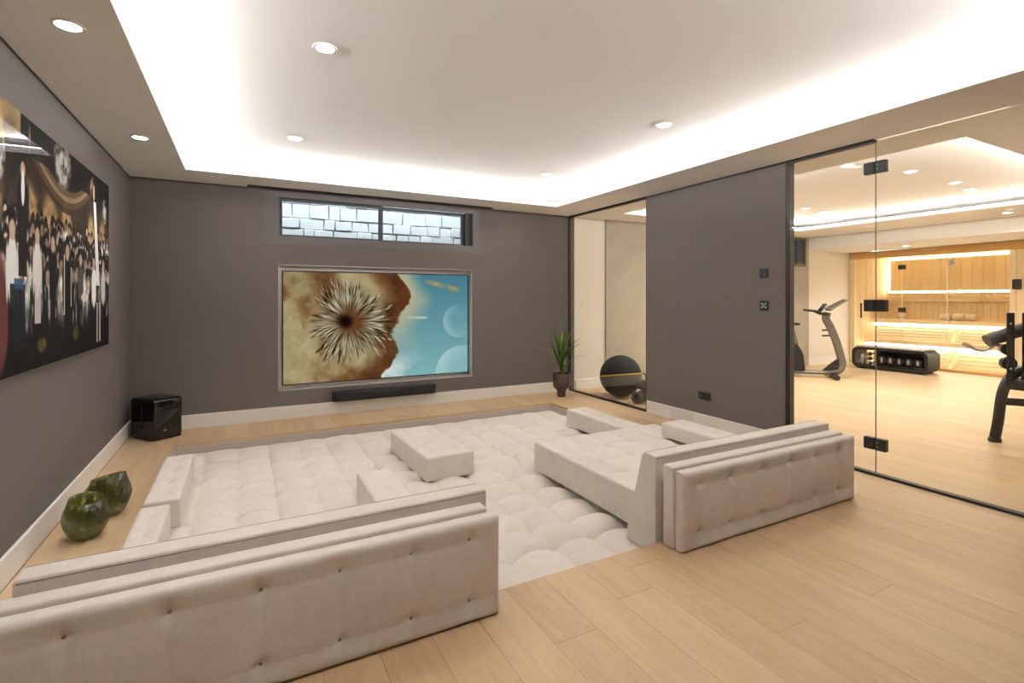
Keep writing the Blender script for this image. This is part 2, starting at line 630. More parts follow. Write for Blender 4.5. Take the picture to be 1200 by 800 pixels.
def sash(x0, x1, y):
    a, b, w = WZ0 + .095, 2.495, .032
    obj('sash', B((x0, x1, y, y + .04, a, a + w), (x0, x1, y, y + .04, b - w, b), (x0, x0 + w, y, y + .04, a + w, b - w),
                  (x1 - w, x1, y, y + .04, a + w, b - w)), M_sash, win)
    obj('pane', B((x0 + w, x1 - w, y + .016, y + .022, a + w, b - w)), M_pane, win)


sash(WX0 + .15, 1.53, YB + .055)
sash(1.49, WX1 - .19, YB + .10)
obj('jamb', B((WX1 - .19, WX1 - .10, YB + .05, YB + .2, WZ0 + .1, 2.49), (WX0 + .13, WX0 + .16, YB + .05, YB + .055, WZ0 + .1, 2.49)), M_black, win)
for zz in (2.20, 2.36):
    obj('latch', B((WX0 + .156, WX0 + .172, YB + .03, YB + .05, zz, zz + .05), bev=.003), M_black, win)

YW = 7.05
well = struct('wall_outside', B((-1.2, 3.6, YW + .02, YW + .2, .9, 3.3), (-1.4, -1.2, YB + .2, YW + .2, .9, 3.3), (3.12, 3.4, YB + D, YW + .1, .9, 3.3),
                                (-1.4, 3.6, YB + D, YW + .2, .8, .9)), M_mortar)


def stone_course(z0, z1, xa, xb, seed):
    r = random.Random(seed)
    x = xa + r.uniform(-.2, 0)
    while x < xb:
        w = r.choice((.13, .18, .22, .26, .32)) * r.uniform(.9, 1.1)
        g = .004
        zt = z1 - r.uniform(.002, .012)
        zb = z0 + r.uniform(-.002, .005)
        j = lambda: r.uniform(-.006, .006)
        pts = [(x + g + j(), zb), (x + w - g + j(), zb + j()), (x + w - g + j(), zt + j()), (x + w * .5, zt + j() * .8), (x + g + j(), zt)]
        d = r.uniform(.03, .06)
        bm = prism(pts, YW + .03, YW - d + .03, 'XZ')
        fr = min(bm.faces, key=lambda f: f.calc_center_median().y)
        bmesh.ops.bevel(bm, geom=list(fr.edges), offset=.010, segments=1, affect='EDGES')
        obj('stone', bm, M_stone, well)
        x += w


z = 1.55
for i, h in enumerate((.2, .16, .15, .19, .14, .18, .16, .2)):
    stone_course(z, z + h, -.45, 3.05, 40 + i)
    z += h
# stones of the return wall on the right
z = 1.55
for i, h in enumerate((.22, .2, .21, .2, .22, .2)):
    obj('stone', B((3.06, 3.13, YB + D + .03, YB + D + .3, z + .01, z + h - .008), bev=.012, seg=1), M_stone, well)
    obj('stone', B((3.075, 3.13, YB + D + .32, YW - .02, z + .012, z + h - .006), bev=.012, seg=1), M_stone, well)
    z += h

# ------------------------------------------------------------------ glazed partition towards the gym
w2 = struct('window_2', B((XR - .01, XR + .04, 4.60, YB, 0.0, .02), (XR - .01, XR + .04, 4.60, YB, 2.545, 2.5699),
                          (XR - .004, XR + .024, YB - .020, YB - .001, .02, 2.545), (XR + .002, XR + .024, 4.60, 4.612, .02, 2.545)), M_black)
obj('pane', B((XR + .008, XR + .020, 4.612, YB - .022, .02, 2.545)), M_glass, w2)
w3 = struct('window_3', B((XR - .006, XR + .035, 2.822, 2.84, 0.0, 2.5699), (XR - .01, XR + .04, 2.125, 2.822, 2.545, 2.5699),
                          (XR - .01, XR + .04, 2.125, 2.822, 0.0, .02)), M_black)
obj('pane', B((XR + .008, XR + .020, 2.1235, 2.822, .02, 2.545)), M_glass, w3)
d1 = struct('door_1', B((XR + .008, XR + .020, 1.22, 2.1185, .022, 2.56)), M_glass)
struct('trim_4', B((XR - .01, XR + .04, 1.20, 2.125, 0.0, .018)), M_black)
obj('edge_seal', B((XR + .0085, XR + .0195, 2.1193, 2.1225, .022, 2.545)), mat('smoked_seal', (128, 122, 112), .3), d1)
for zz in (2.353, 1.298, .242):
    h = obj('hinge', B((XR - .008, XR + .036, 2.124, 2.198, zz - .045, zz + .045), (XR - .008, XR + .036, 2.044, 2.118, zz - .045, zz + .045), bev=.003, seg=1), M_black, d1)
    obj('screw', B((XR - .0095, XR - .0079, 2.095, 2.103, zz - .02, zz - .012), (XR - .0095, XR - .0079, 2.095, 2.103, zz + .012, zz + .02)), M_chrome, h)
# small window in the gym's concrete wall
wg = struct('window_4', B((9.42, 9.47, YB - .035, YB - .002, 1.99, 2.55), (9.90, 9.96, YB - .035, YB - .002, 1.99, 2.55),
                          (9.47, 9.90, YB - .035, YB - .002, 1.99, 2.04), (9.47, 9.90, YB - .035, YB - .002, 2.51, 2.55)), M_frame)
obj('pane', B((9.47, 9.90, YB - .015, YB - .010, 2.04, 2.51)), mat('night_blue_glass', (58, 74, 92), 0.1, var=0.1), wg)
obj('mullion', B((9.66, 9.685, YB - .03, YB - .016, 2.04, 2.51)), M_sash, wg)

# ------------------------------------------------------------------ tufted upholstery
def axis_samples(a, b, r, step):
    e = [0, .0015, .005, .011, .02, .032, .048]
    e = [t for t in e if t < r * 1.05]
    mid = np.arange(a + max(e) + step, b - max(e) - step * .5, step)
    return np.concatenate([a + np.array(e), mid, b - np.array(e)[::-1]])


def pill(t, cs, a, b):
    """0 on every crease at cs, 1 halfway between, flattening out beyond the last one."""
    cs = np.sort(np.array(cs, float))
    out = np.ones_like(t)
    for lo, hi in zip(cs[:-1], cs[1:]):
        m = (t >= lo) & (t <= hi)
        out[m] = np.sin(np.pi * (t[m] - lo) / (hi - lo)) ** 0.5
    sp = (cs[-1] - cs[0]) / max(1, len(cs) - 1) if len(cs) > 1 else .27
    for c, sgn in ((cs[0], -1), (cs[-1], 1)):
        m = (t - c) * sgn > 0
        out[m] = np.sin(np.pi / 2 * np.minimum(1, np.abs(t[m] - c) / (sp * .5))) ** 0.5
    return out


def tufted(name, u0, u1, v0, v1, w0, w1, us, vs, fmap, m, parent=None, A=.03, r=.03, step=.018, dim=.012, crease=(.35, .35, .3), wob=0.0, dw=.03, fade=.07):
    U, V = axis_samples(u0, u1, r, step), axis_samples(v0, v1, r, step)
    nu, nv = len(U), len(V)
    uu, vv = np.meshgrid(U, V, indexing='ij')
    d = np.minimum(np.minimum(uu - u0, u1 - uu), np.minimum(vv - v0, v1 - vv))
    dd = np.minimum(d, r)
    drop = r - np.sqrt(np.maximum(0, r * r - (r - dd) ** 2))
    pu, pv = pill(U, us, u0, u1)[:, None], pill(V, vs, v0, v1)[None, :]
    h = crease[0] * pu + crease[1] * pv + crease[2] * pu * pv
    w = w1 - drop - A * (1 - h) * np.clip(d / fade, 0, 1)
    for cu in us:
        for cv in vs:
            q = np.sqrt((uu - cu) ** 2 + (vv - cv) ** 2)
            w -= dim * np.exp(-(q / dw) ** 1.3)
    if wob:
        rr = np.random.default_rng(int(abs(u0 * 100) + abs(v0 * 10)) + 5)
        for _ in range(26):
            k = rr.normal(size=2) * 14
            w += wob * .28 * np.sin(uu * k[0] + vv * k[1] + rr.random() * 6.28) * np.minimum(1, d / .05)
    pos = [fmap(a, b, c) for a, b, c in zip(uu.ravel(), vv.ravel(), w.ravel())]
    ring = [(i, 0) for i in range(nu)] + [(nu - 1, j) for j in range(1, nv)] + [(i, nv - 1) for i in range(nu - 2, -1, -1)] + [(0, j) for j in range(nv - 2, 0, -1)]
    n0 = len(pos)
    for i, j in ring:
        pos.append(fmap(U[i], V[j], w0))
    faces = [(i * nv + j, (i + 1) * nv + j, (i + 1) * nv + j + 1, i * nv + j + 1) for i in range(nu - 1) for j in range(nv - 1)]
    L = len(ring)
    for k in range(L):
        a, b = ring[k], ring[(k + 1) % L]
        faces.append((a[0] * nv + a[1], n0 + k, n0 + (k + 1) % L, b[0] * nv + b[1]))
    faces.append(tuple(n0 + k for k in range(L - 1, -1, -1)))
    bm = bmesh.new()
    vs_ = [bm.verts.new(p) for p in pos]
    for f in faces:
        bm.faces.new([vs_[i] for i in f])
    bmesh.ops.recalc_face_normals(bm, faces=bm.faces[:])
    o = obj(name, bm, m, parent, smooth='auto')
    return o


def button_mesh(r, flatten=.5):
    bm = bmesh.new()
    bmesh.ops.create_uvsphere(bm, u_segments=8, v_segments=5, radius=r)
    for v in bm.verts:
        v.co.z *= flatten
    me = bpy.data.meshes.new('button')
    bm.to_mesh(me)
    bm.free()
    for p in me.polygons:
        p.use_smooth = True
    me.materials.append(M_thread)
    return me


BTN = button_mesh(.0066)


def button(loc, parent, rot=(0, 0, 0)):
    o = bpy.data.objects.new('button', BTN)
    o.parent = parent
    o.location = Vector(loc) - wloc(parent)
    o.rotation_euler = rot
    C.objects.link(o)
    return o


FLAT = lambda u, v, w: (u, v, w)

# the mattress that fills the pit
MX = [-.31, -.04, .22, .48, .74, 1.03, 1.33, 1.62, 1.91, 2.20, 2.49, 2.78, 3.05, 3.30]
MY = [2.555, 2.82, 3.09, 3.365, 3.645, 3.945, 4.24, 4.51, 4.78, 5.03, 5.28]
matt = tufted('floor_mattress', PX0 + .022, PX1 - .028, PY0 + .012, PY1 - .028, -.29, -.082, MX, MY, FLAT, M_fab,
              A=.078, r=.05, step=.018, dim=.036, wob=.004, dw=.042, fade=.16, crease=(.30, .42, .28))
tag(matt, 'large greige tufted mattress filling the sunken lounge pit', 'mattress')
for bx in MX:
    for by in MY:
        covered = (by < 3.7 and bx > 2.2) or (by < 3.72 and (.7 < bx < .98 or bx < -.38)) or (by > 3.75 and by < 4.8 and (bx < -.36 or bx > 3.25 or 1.25 < bx < 1.66))
        if not covered:
            button((bx, by, -.181), matt)  # buttons added in the dimples; their darker colour paints the shade there

SEATX_R = (2.17, 3.515)
SY0, SY1 = 2.375, 3.69


def seat_block(x0, x1, label, xs):
    o = tufted('seat_block', x0, x1, SY0, SY1, -.081, .146, xs, [2.56, 2.84, 3.12, 3.40], FLAT, M_fab, A=.052, r=.020, step=.016, dim=.032, wob=.002, fade=.11)
    tag(o, label, 'seat block')
    for a in xs:
        for b in (2.84, 3.12, 3.40):
            button((a, b, .069), o)
    return o


seat_block(*SEATX_R, 'raised tufted seat block in front of the right backrest wedge', [2.42, 2.71, 3.0, 3.28])


def bolster(x0, x1, y0, y1, z0, z1, label, n):
    cx = (x0 + x1) / 2
    ys = [y0 + (y1 - y0) * (i + .5) / n for i in range(n)]
    o = tufted('bolster', x0, x1, y0, y1, z0, z1, [cx], ys, FLAT, M_fab, A=.010, r=.018, step=.014, dim=.012, crease=(.6, .25, .15), dw=.028)
    tag(o, label, 'bolster', 'tufted block bolsters round the pit')
    for y in ys:
        button((cx, y, z1 - .020), o)
    return o


bolster(-.545, -.352, 3.80, 4.84, -.081, .098, 'pale block bolster along the far left pit edge near the black subwoofer', 4)
bolster(-.545, -.392, 2.66, 3.71, -.081, .104, 'pale block bolster beside the two green glass vases', 4)
bolster(.72, .955, 2.68, 3.74, -.081, .104, 'block bolster on the mattress behind the middle of the left backrest wedge', 4)
bolster(3.25, 3.515, 3.80, 4.80, -.081, .098, 'block bolster on the far right pit edge near the potted plant', 4)
bolster(3.25, 3.51, 2.42, 3.32, .1465, .266, 'block bolster on the right seat block below the wall socket', 3)
ott = tufted('ottoman', 1.262, 1.672, 3.86, 4.83, -.098, .090, [1.37, 1.565], [4.03, 4.23, 4.43, 4.66], FLAT, M_fab, A=.012, r=.016, step=.014, dim=.008, crease=(.4, .4, .2), dw=.025)
ott.rotation_euler.z = math.radians(2.2)
tag(ott, 'low oblong tufted ottoman alone in the middle of the mattress', 'ottoman')


# backrests: a wedge cushion in the pit, then a folded two-layer tufted board behind it
def wedge(x0, x1, xa, xb, label):
    """Wedge between x0 and x1; between xa and xb it reaches down into the pit, beyond that it rests on the boards."""
    yb, z1 = 2.122, .474
    top = [(2.225, z1 - .012), (2.205, z1), (yb, z1 - .004)]
    deep = [(yb, -.080), (2.362, -.080), (2.352, .004)] + top
    high = [(yb, .004), (2.352, .004), (2.352, .004)] + top
    secs = [(xa, deep), (xb, deep)]
    if xa - x0 > .01:
        secs = [(x0, high), (xa, high)] + secs
    if x1 - xb > .01:
        secs = secs + [(xb, high), (x1, high)]
    bm = bmesh.new()
    R_ = [[bm.verts.new((x, y, z)) for y, z in s] for x, s in secs]
    for a, b in zip(R_, R_[1:]):
        for i in range(6):
            bm.faces.new((a[i], b[i], b[(i + 1) % 6], a[(i + 1) % 6]))
    bm.faces.new(R_[0])
    bm.faces.new(R_[-1][::-1])
    bmesh.ops.remove_doubles(bm, verts=bm.verts[:], dist=1e-4)
    bmesh.ops.dissolve_degenerate(bm, edges=bm.edges[:], dist=1e-4)
    bmesh.ops.recalc_face_normals(bm, faces=bm.faces[:])
    ed = [e for e in bm.edges if len(e.link_faces) == 2 and e.calc_face_angle(0) > .25 and all(v.co.z > .1 or v.co.x in (x0, x1) for v in e.verts)]
    bmesh.ops.bevel(bm, geom=ed, offset=.009, segments=3, affect='EDGES', profile=.5)
    o = obj('backrest_wedge', bm, M_fab, smooth='auto')
    obj('piping', T(*[[(x0 + .008, y, zz), (x1 - .008, y, zz)] for y, zz in ((yb + .001, z1 - .016), (2.213, z1 - .004))], r=.0028, n=6), M_fab2, o, smooth=True)
    return tag(o, label, 'cushion', 'long wedge shaped back cushions')


wedge(2.03, 3.665, 2.03, 3.515, 'long wedge back cushion of the right sofa, left end face in view')
wedge(-.635, .99, -.545, .99, 'long wedge back cushion of the near left sofa, dark back face in view')


def board(x0, x1, bx, label, puff=.018):
    t = thing('backrest_board', label, 'backrest', ((x0 + x1) / 2, 2.02, 0), 'folded tufted backrest boards')
    fm = lambda u, v, w: (u, -w, v)
    pad = tufted('tufted_pad', x0, x1, .004, .425, -1.995, -1.934, bx, [.087, .343], fm, M_fab, t, A=puff, r=.024, step=.010, dim=.014 + puff * .65, crease=(.40, .35, .25), wob=.0012, dw=.022, fade=.05)
    for a in bx:
        for b in (.087, .343):
            button((a, 1.9405 + puff * 1.65, b), pad, (PI / 2, 0, 0))
    obj('backing_board', B((x0 - .012, x1 - .03, 1.999, 2.078, .004, .442), bev=.010, seg=3), M_fab, t, smooth='auto')
    obj('piping', T([(x0 + .004, 1.997, .415), (x1 - .004, 1.997, .415)], r=.003, n=6), M_fab2, t, smooth=True)
    return t


board(2.052, 3.65, [2.197, 2.445, 2.703, 2.965, 3.220, 3.473], 'tufted backrest board of the right sofa, far from the camera and seen whole')
board(-.66, .97, [-.472, -.208, .054, .317, .586, .836], 'tufted backrest board nearest the camera, cut by the left picture edge', .011)

# ------------------------------------------------------------------ television, soundbar, subwoofer
struct('trim_5', B((NX0, NX0 + .006, YB - .002, YB + ND + .05, NZ0, NZ1), (NX1 - .006, NX1, YB - .002, YB + ND + .05, NZ0, NZ1),
                   (NX0, NX1, YB - .002, YB + ND + .05, NZ1 - .006, NZ1), (NX0, NX1, YB - .002, YB + ND + .05, NZ0, NZ0 + .006),
                   (NX0 + .006, NX1 - .006, YB + ND + .045, YB + ND + .0499, NZ0 + .006, NZ1 - .006)), M_satin)


def vnoise(h, w, fy, fx, seed):
    r = np.random.default_rng(seed)
    g = r.random((fy + 2, fx + 2))
    y, x = np.linspace(0, fy, h), np.linspace(0, fx, w)
    yi, xi = np.minimum(y.astype(int), fy), np.minimum(x.astype(int), fx)
    ty, tx = y - yi, x - xi
    ty, tx = ty * ty * (3 - 2 * ty), tx * tx * (3 - 2 * tx)
    a = g[np.ix_(yi, xi)] * (1 - tx) + g[np.ix_(yi, xi + 1)] * tx
    b = g[np.ix_(yi + 1, xi)] * (1 - tx) + g[np.ix_(yi + 1, xi + 1)] * tx
    return a * (1 - ty)[:, None] + b * ty[:, None]


def fbm(h, w, f, seed, asp=1.8, octv=5):
    out, amp, tot = np.zeros((h, w)), 1.0, 0.0
    for o in range(octv):
        out += amp * vnoise(h, w, int(f * 2 ** o), int(f * asp * 2 ** o), seed + o)
        tot += amp
        amp *= .55
    return out / tot


def sst(a, b, x):
    t = np.clip((x - a) / (b - a), 0, 1)
    return t * t * (3 - 2 * t)


def lin(img):
    img = np.clip(img, 0, 255) / 255.0
    return np.where(img <= 0.04045, img / 12.92, ((img + .055) / 1.055) ** 2.4)


def blend(img, col, a):
    img += (np.array(col, float)[None, None, :] - img) * a[..., None]


def print_grid(name, img, fmap, m, parent):
    """Flat print: a grid whose vertices carry the picture's colours. img rows run top to bottom."""
    h, w, _ = img.shape
    vv, uu = np.meshgrid(np.linspace(1, 0, h), np.linspace(0, 1, w), indexing='ij')
    co = np.stack(fmap(uu.ravel(), vv.ravel()), 1).astype(np.float32)
    idx = np.arange(h * w).reshape(h, w)
    f = np.stack([idx[1:, :-1].ravel(), idx[1:, 1:].ravel(), idx[:-1, 1:].ravel(), idx[:-1, :-1].ravel()], 1)
    me = bpy.data.meshes.new(name)
    org = Vector(co.mean(0).tolist())
    co -= co.mean(0)
    me.vertices.add(len(co))
    me.vertices.foreach_set('co', co.ravel())
    me.loops.add(f.size)
    me.loops.foreach_set('vertex_index', f.ravel().astype(np.int32))
    me.polygons.add(len(f))
    me.polygons.foreach_set('loop_start', np.arange(0, f.size, 4, dtype=np.int32))
    me.polygons.foreach_set('loop_total', np.full(len(f), 4, dtype=np.int32))
    at = me.color_attributes.new('print', 'FLOAT_COLOR', 'POINT')
    rgba = np.concatenate([lin(img).reshape(-1, 3), np.ones((h * w, 1))], 1).astype(np.float32)
    at.data.foreach_set('color', rgba.ravel())
    me.update(calc_edges=True)
    me.validate()
    me.materials.append(m)
    o = bpy.data.objects.new(name, me)
    o.location = org - wloc(parent)
    o.parent = parent
    C.objects.link(o)
    return o


def tv_picture(h=350, w=620):
    asp = w / h
    yy, xx = np.meshgrid(np.linspace(0, 1, h), np.linspace(0, 1, w), indexing='ij')
    px, py = xx * asp, yy
    n1, n2, n3 = fbm(h, w, 3, 1), fbm(h, w, 6, 21), fbm(h, w, 12, 51)
    img = np.zeros((h, w, 3))
    sky = np.array([82, 142, 160.])[None, None] * (1 - yy[..., None]) + np.array([146, 204, 206.])[None, None] * yy[..., None]
    img[:] = sky
    # two pale planets
    for cx, cy, r, k in ((.965, 1.02, .30, .42), (.945, .47, .175, .30)):
        q = np.sqrt((px - cx * asp) ** 2 + (py - cy) ** 2) / r
        lit = np.clip(-(px - cx * asp) / r * .75 - (py - cy) / r * (.55 if r > .2 else -.35) + .35, 0, 1)
        a = (1 - sst(.975, 1.0, q)) * (k * .3 + 2.0 * k * lit * (.35 + .9 * n2) * sst(.25, 1, q))
        blend(img, (196, 236, 240), np.clip(a, 0, 1))
    # orange wisps, high right
    d = np.abs((py - .06) - (px - 1.27) * .22)
    blend(img, (206, 172, 110), np.clip(.9 * (1 - sst(.005, .04, d)) * sst(1.2, 1.3, px) * (1 - sst(1.62, 1.70, px)) * sst(.42, .62, n2), 0, 1))
    d = np.abs((py - .425) - (px - 1.15) * .03)
    blend(img, (226, 238, 226), np.clip(.8 * (1 - sst(.004, .02, d)) * sst(1.1, 1.15, px) * (1 - sst(1.3, 1.36, px)) * sst(.4, .6, n3), 0, 1))
    # cream mist at the edge of the mass
    edge = .605 + .05 * (n2 - .5) + .035 * (n3 - .5) + .050 * np.sin(py * 7.5 + .6) + .05 * (n1 - .5) * 2 - .18 * sst(.72, 1.0, py) - .06 * sst(.25, 0, py)
    e = (xx - edge)
    blend(img, (214, 206, 166), np.clip((1 - sst(-.02, .20 * (.4 + n1), e)) * .95, 0, 1) * sst(.95, .3, py))
    blend(img, (240, 250, 244), np.clip((1 - sst(.0, .16 * n2 * 2, e)) * sst(.72, .95, py), 0, 1))
    # the mass: cream and brown cloud
    mass = 1 - sst(-.008, .008, e + (n3 - .5) * .03)
    col = np.array([196, 180, 132.])[None, None] + (np.array([124, 84, 46.])[None, None] - np.array([196, 180, 132.])[None, None]) * sst(.40, .68, n1 * .45 + n2 * .35 + n3 * .2)[..., None]
    col = col * (.82 + .36 * n3[..., None])
    rim = sst(-.19, -.05, e)
    col = col + (np.array([96, 54, 28.])[None, None] * (.7 + .6 * n3[..., None]) - col) * (rim * .85)[..., None]
    img = img + (col - img) * mass[..., None]
    # the radial bristles: noise laid out in polar coordinates
    cx, cy = .316 * asp, .455
    dx, dy = px - cx, py - cy
    q, ang = np.sqrt(dx * dx + dy * dy), np.arctan2(dy, dx)
    R = .395 * (1 + .10 * np.cos(ang) + .05 * np.sin(ang * 3 + 1))
    blend(img, (150, 142, 112), np.clip((1 - sst(R * .55, R * 1.0, q)) * .8, 0, 1))

    def polar(fa, fq, seed, sw):
        g = np.random.default_rng(seed).random((fa, fq + 3))
        ta = ((ang + sw * np.sin(ang * 2 + seed) * q) / (2 * PI) % 1) * fa
        tq = np.clip(q / .5, 0, 1) * fq
        i, j = np.floor(ta).astype(int), np.floor(tq).astype(int)
        u, v = ta - i, tq - j
        u, v = u * u * (3 - 2 * u), v * v * (3 - 2 * v)
        i0, i1 = i % fa, (i + 1) % fa
        return (g[i0, j] * (1 - u) + g[i1, j] * u) * (1 - v) + (g[i0, j + 1] * (1 - u) + g[i1, j + 1] * u) * v
    b1, b2 = polar(190, 5, 3, .8), polar(290, 7, 9, -.6)
    bris = b1 * .55 + b2 * .45
    rg = .7 + .6 * polar(90, 2, 4, 0)
    inside = sst(.05, .13, q) * (1 - sst(R * .72 * rg, R * .98 * rg, q))
    blend(img, (60, 42, 26), np.clip(sst(.50, .30, bris) * inside * 1.0, 0, 1))
    blend(img, (214, 210, 182), np.clip(sst(.54, .70, bris) * inside * .95, 0, 1))
    blend(img, (104, 58, 28), np.clip((1 - sst(.05, .22, np.sqrt((dx - .03) ** 2 + dy ** 2) + .08 * (n3 - .5))) * .8, 0, 1))
    blend(img, (24, 9, 5), np.clip((1 - sst(.02, .10, np.sqrt((dx + .03) ** 2 + dy ** 2) + .03 * (n3 - .5))) * .95, 0, 1))
    img = img * .92
    return np.clip(img, 0, 255)


TVX0, TVX1, TVZ0, TVZ1, TVY = .405, 2.680, .368, 1.662, YB + ND
tv = thing('television', 'large flat television showing a bristly cloud and blue planet sky, set in wall niche', 'television', (1.53, YB + ND, NZ0))
obj('housing', B((TVX0 - .012, TVX1 + .012, TVY + .001, TVY + .044, TVZ0 - .012, TVZ1 + .012), bev=.004, seg=1), M_black, tv)
print_grid('screen', tv_picture(), lambda u, v: (TVX0 + (TVX1 - TVX0) * u, np.full_like(u, TVY - .0005), TVZ0 + (TVZ1 - TVZ0) * v), print_mat('tv_screen_glow', emission=.76), tv)

sb = thing('soundbar', 'long dark soundbar mounted on the wall under the television', 'soundbar', (1.54, YB - .06, .146))
obj('body', B((.93, 2.155, YB - .10, YB - .001, .150, .268), bev=.022, seg=3), M_navy, sb, smooth='auto')
obj('end_cap', B((.922, .932, YB - .098, YB - .004, .153, .265), bev=.004, seg=1), M_black, sb)
obj('end_cap', B((2.153, 2.163, YB - .098, YB - .004, .153, .265), bev=.004, seg=1), M_black, sb)

sub = thing('subwoofer', 'black glossy cube subwoofer on the floor in the back left corner', 'subwoofer', (-.72, 5.97, 0))
su = math.atan2(5.755 - 6.077, -.707 + .959)
bm = B((-.20, .16, -.15, .13, .012, .392), bev=.028, seg=4)
bmesh.ops.rotate(bm, verts=bm.verts, cent=(0, 0, 0), matrix=Matrix.Rotation(su, 3, 'Z'))
bmesh.ops.translate(bm, verts=bm.verts, vec=(-.727, 6.0, 0))
obj('cabinet', bm, M_blackgloss, sub, smooth='auto')


def sub_piece(nm, bx, m_, bev=.002):
    b_ = B(bx, bev=bev, seg=1)
    bmesh.ops.rotate(b_, verts=b_.verts, cent=(0, 0, 0), matrix=Matrix.Rotation(su, 3, 'Z'))
    bmesh.ops.translate(b_, verts=b_.verts, vec=(-.727, 6.0, 0))
    return obj(nm, b_, m_, sub)


sub_piece('port_slot', (-.03, -.006, -.154, -.146, .11, .33), M_blackmatte)
sub_piece('badge', (.158, .162, -.055, -.03, .085, .10), M_chrome, .0005)
for fx in (-.15, .11):
    for fy in (-.09, .11):
        sub_piece('foot', (fx - .02, fx + .02, fy - .02, fy + .02, .0005, .013), M_blackmatte)

# ------------------------------------------------------------------ framed crowd photograph on the left wall
PYA, PYB, PZA, PZB = 2.30, 5.165, .985, 2.262


def art_picture(h=330, w=700):
    yy, xx = np.meshgrid(np.linspace(PZB, PZA, h), np.linspace(PYA, PYB, w), indexing='ij')   # metres: xx along the wall, yy height
    asp = w / h
    n1, n2, n3 = fbm(h, w, 4, 101, 2.2), fbm(h, w, 12, 131, 2.2), fbm(h, w, 30, 161, 2.2, 3)
    img = np.full((h, w, 3), 20.0) * (.7 + .6 * n2[..., None])
    r = np.random.default_rng(17)

    def ell(cx, cz, rx, rz, col, a=1.0, soft=.12, tex=0.0):
        q = np.sqrt(((xx - cx) / rx) ** 2 + ((yy - cz) / rz) ** 2)
        m_ = (1 - sst(1 - soft, 1 + soft, q)) * a
        c = np.array(col, float)
        if tex:
            m_ = m_ * np.clip(1 - tex + tex * 2.4 * (n3 - .28), 0, 1)
        blend(img, c, m_)

    def bar(x0, x1, z0, z1, col, a=1.0):
        m_ = ((xx > x0) & (xx < x1) & (yy > z0) & (yy < z1)) * a
        blend(img, col, m_)

    # warm hall behind the crowd
    glow = (1 - sst(.0, .32, np.abs(yy - 1.80)))
    blend(img, (128, 98, 62), np.clip(glow * (.1 + .9 * n1) * .7, 0, 1))
    for cx, rx in ((2.55, .13), (2.95, .14), (3.42, .13), (3.75, .12), (4.05, .10), (4.62, .09), (4.95, .08)):
        ell(cx, 1.78, rx, .16, (216, 184, 130), .8, .3)
        ell(cx, 1.86, rx * 1.25, .20, (96, 70, 42), .35, .1)
    # balcony sweep
    for k, c in ((0, (104, 84, 60)), (.035, (150, 124, 92)), (.075, (88, 70, 50)), (.11, (60, 46, 34))):
        zc = 2.0 + .32 * ((xx - 4.05) / .75) ** 2 - k
        m_ = (1 - sst(.012, .024, np.abs(yy - zc))) * (np.abs(xx - 4.05) < .62)
        blend(img, c, m_ * .9)
    m_ = (np.abs(yy - 2.18) < .10) & (xx > 3.45) & (xx < 4.6)
    blend(img, (18, 15, 13), m_ * .85)
    # chandeliers
    for cx, cz, rx, rz in ((3.98, 2.16, .17, .15), (3.02, 2.02, .12, .16), (5.02, 2.03, .07, .10)):
        ell(cx, cz, rx, rz, (150, 146, 138), .95, .12, .75)
        ell(cx, cz - rz * .15, rx * .7, rz * .62, (204, 200, 192), .9, .15, .8)
    # gilded corner of a ceiling at the left
    m_ = (yy > 2.06 + (xx - 3.05) * .35) & (xx < 3.32)
    blend(img, (176, 150, 104), m_ * np.clip(.3 + n2, 0, 1) * .9)

    skin, greys = (188, 160, 136), ((236, 234, 230), (190, 188, 184), (120, 116, 112), (32, 30, 30), (20, 18, 18), (16, 15, 16))

    def person(cx, top, ht, wd, cloth, a=1.0, face=skin):
        hr = ht * .072
        bar(cx - wd * .42, cx + wd * .42, top - ht, top - ht * .5, (14, 13, 13), a * .9)
        ell(cx, top - ht * .36, wd * .5, ht * .25, cloth, a, .15)
        ell(cx - wd * .5, top - ht * .38, wd * .13, ht * .2, cloth, a * .9, .2)
        ell(cx + wd * .5, top - ht * .38, wd * .13, ht * .2, cloth, a * .9, .2)
        ell(cx, top - ht * .025, hr * .95, hr * 1.1, (26, 20, 17), a, .2)
        ell(cx, top - hr * 1.25, hr * .72, hr * 1.0, face, a, .2)
    # rows from far to near
    for row in range(7):
        z0 = 1.80 - row * .042
        for k in range(40):
            cx = PYA + (k + r.random()) / 40 * (PYB - PYA)
            ht = .36 + row * .06 + r.uniform(-.03, .04)
            g = greys[r.choice([0, 0, 1, 1, 2, 3, 4, 4, 5])]
            fv = r.uniform(-50, 45)
            fc = (162 + fv, 144 + fv, 130 + fv)
            person(cx, z0 + r.uniform(-.04, .05), ht, .060 + row * .008, g, .95, fc)
    blend(img, (12, 11, 11), sst(1.42, 1.14, yy) * .93)
    for k in range(60):
        cx, cz = r.uniform(PYA, PYB), r.uniform(1.2, 1.45)
        ell(cx, cz, .012, r.uniform(.03, .09), greys[r.integers(0, 3)], .55, .3)
    crowd = sst(1.95, 1.8, yy)
    img *= (1 - crowd * .5 + crowd * 1.05 * n3)[..., None]
    # figures in front
    person(3.02, 1.70, .72, .15, (122, 74, 70), 1)
    ell(3.06, 1.26, .12, .26, (92, 50, 50), 1, .15)
    person(3.22, 1.74, .70, .12, (228, 226, 222), 1)
    bar(3.19, 3.38, 1.10, 1.42, (20, 24, 32), .9)
    bar(3.24, 3.36, 1.40, 1.45, (52, 84, 112), .9)
    person(3.55, 1.74, .64, .11, (226, 222, 216), 1)
    bar(3.51, 3.60, 1.22, 1.42, (214, 210, 204), .9)
    person(3.80, 1.72, .66, .10, (24, 22, 22), 1)
    person(4.07, 1.70, .72, .16, (16, 15, 16), 1)
    bar(4.0, 4.02, 1.25, 1.62, (210, 190, 170), .9)
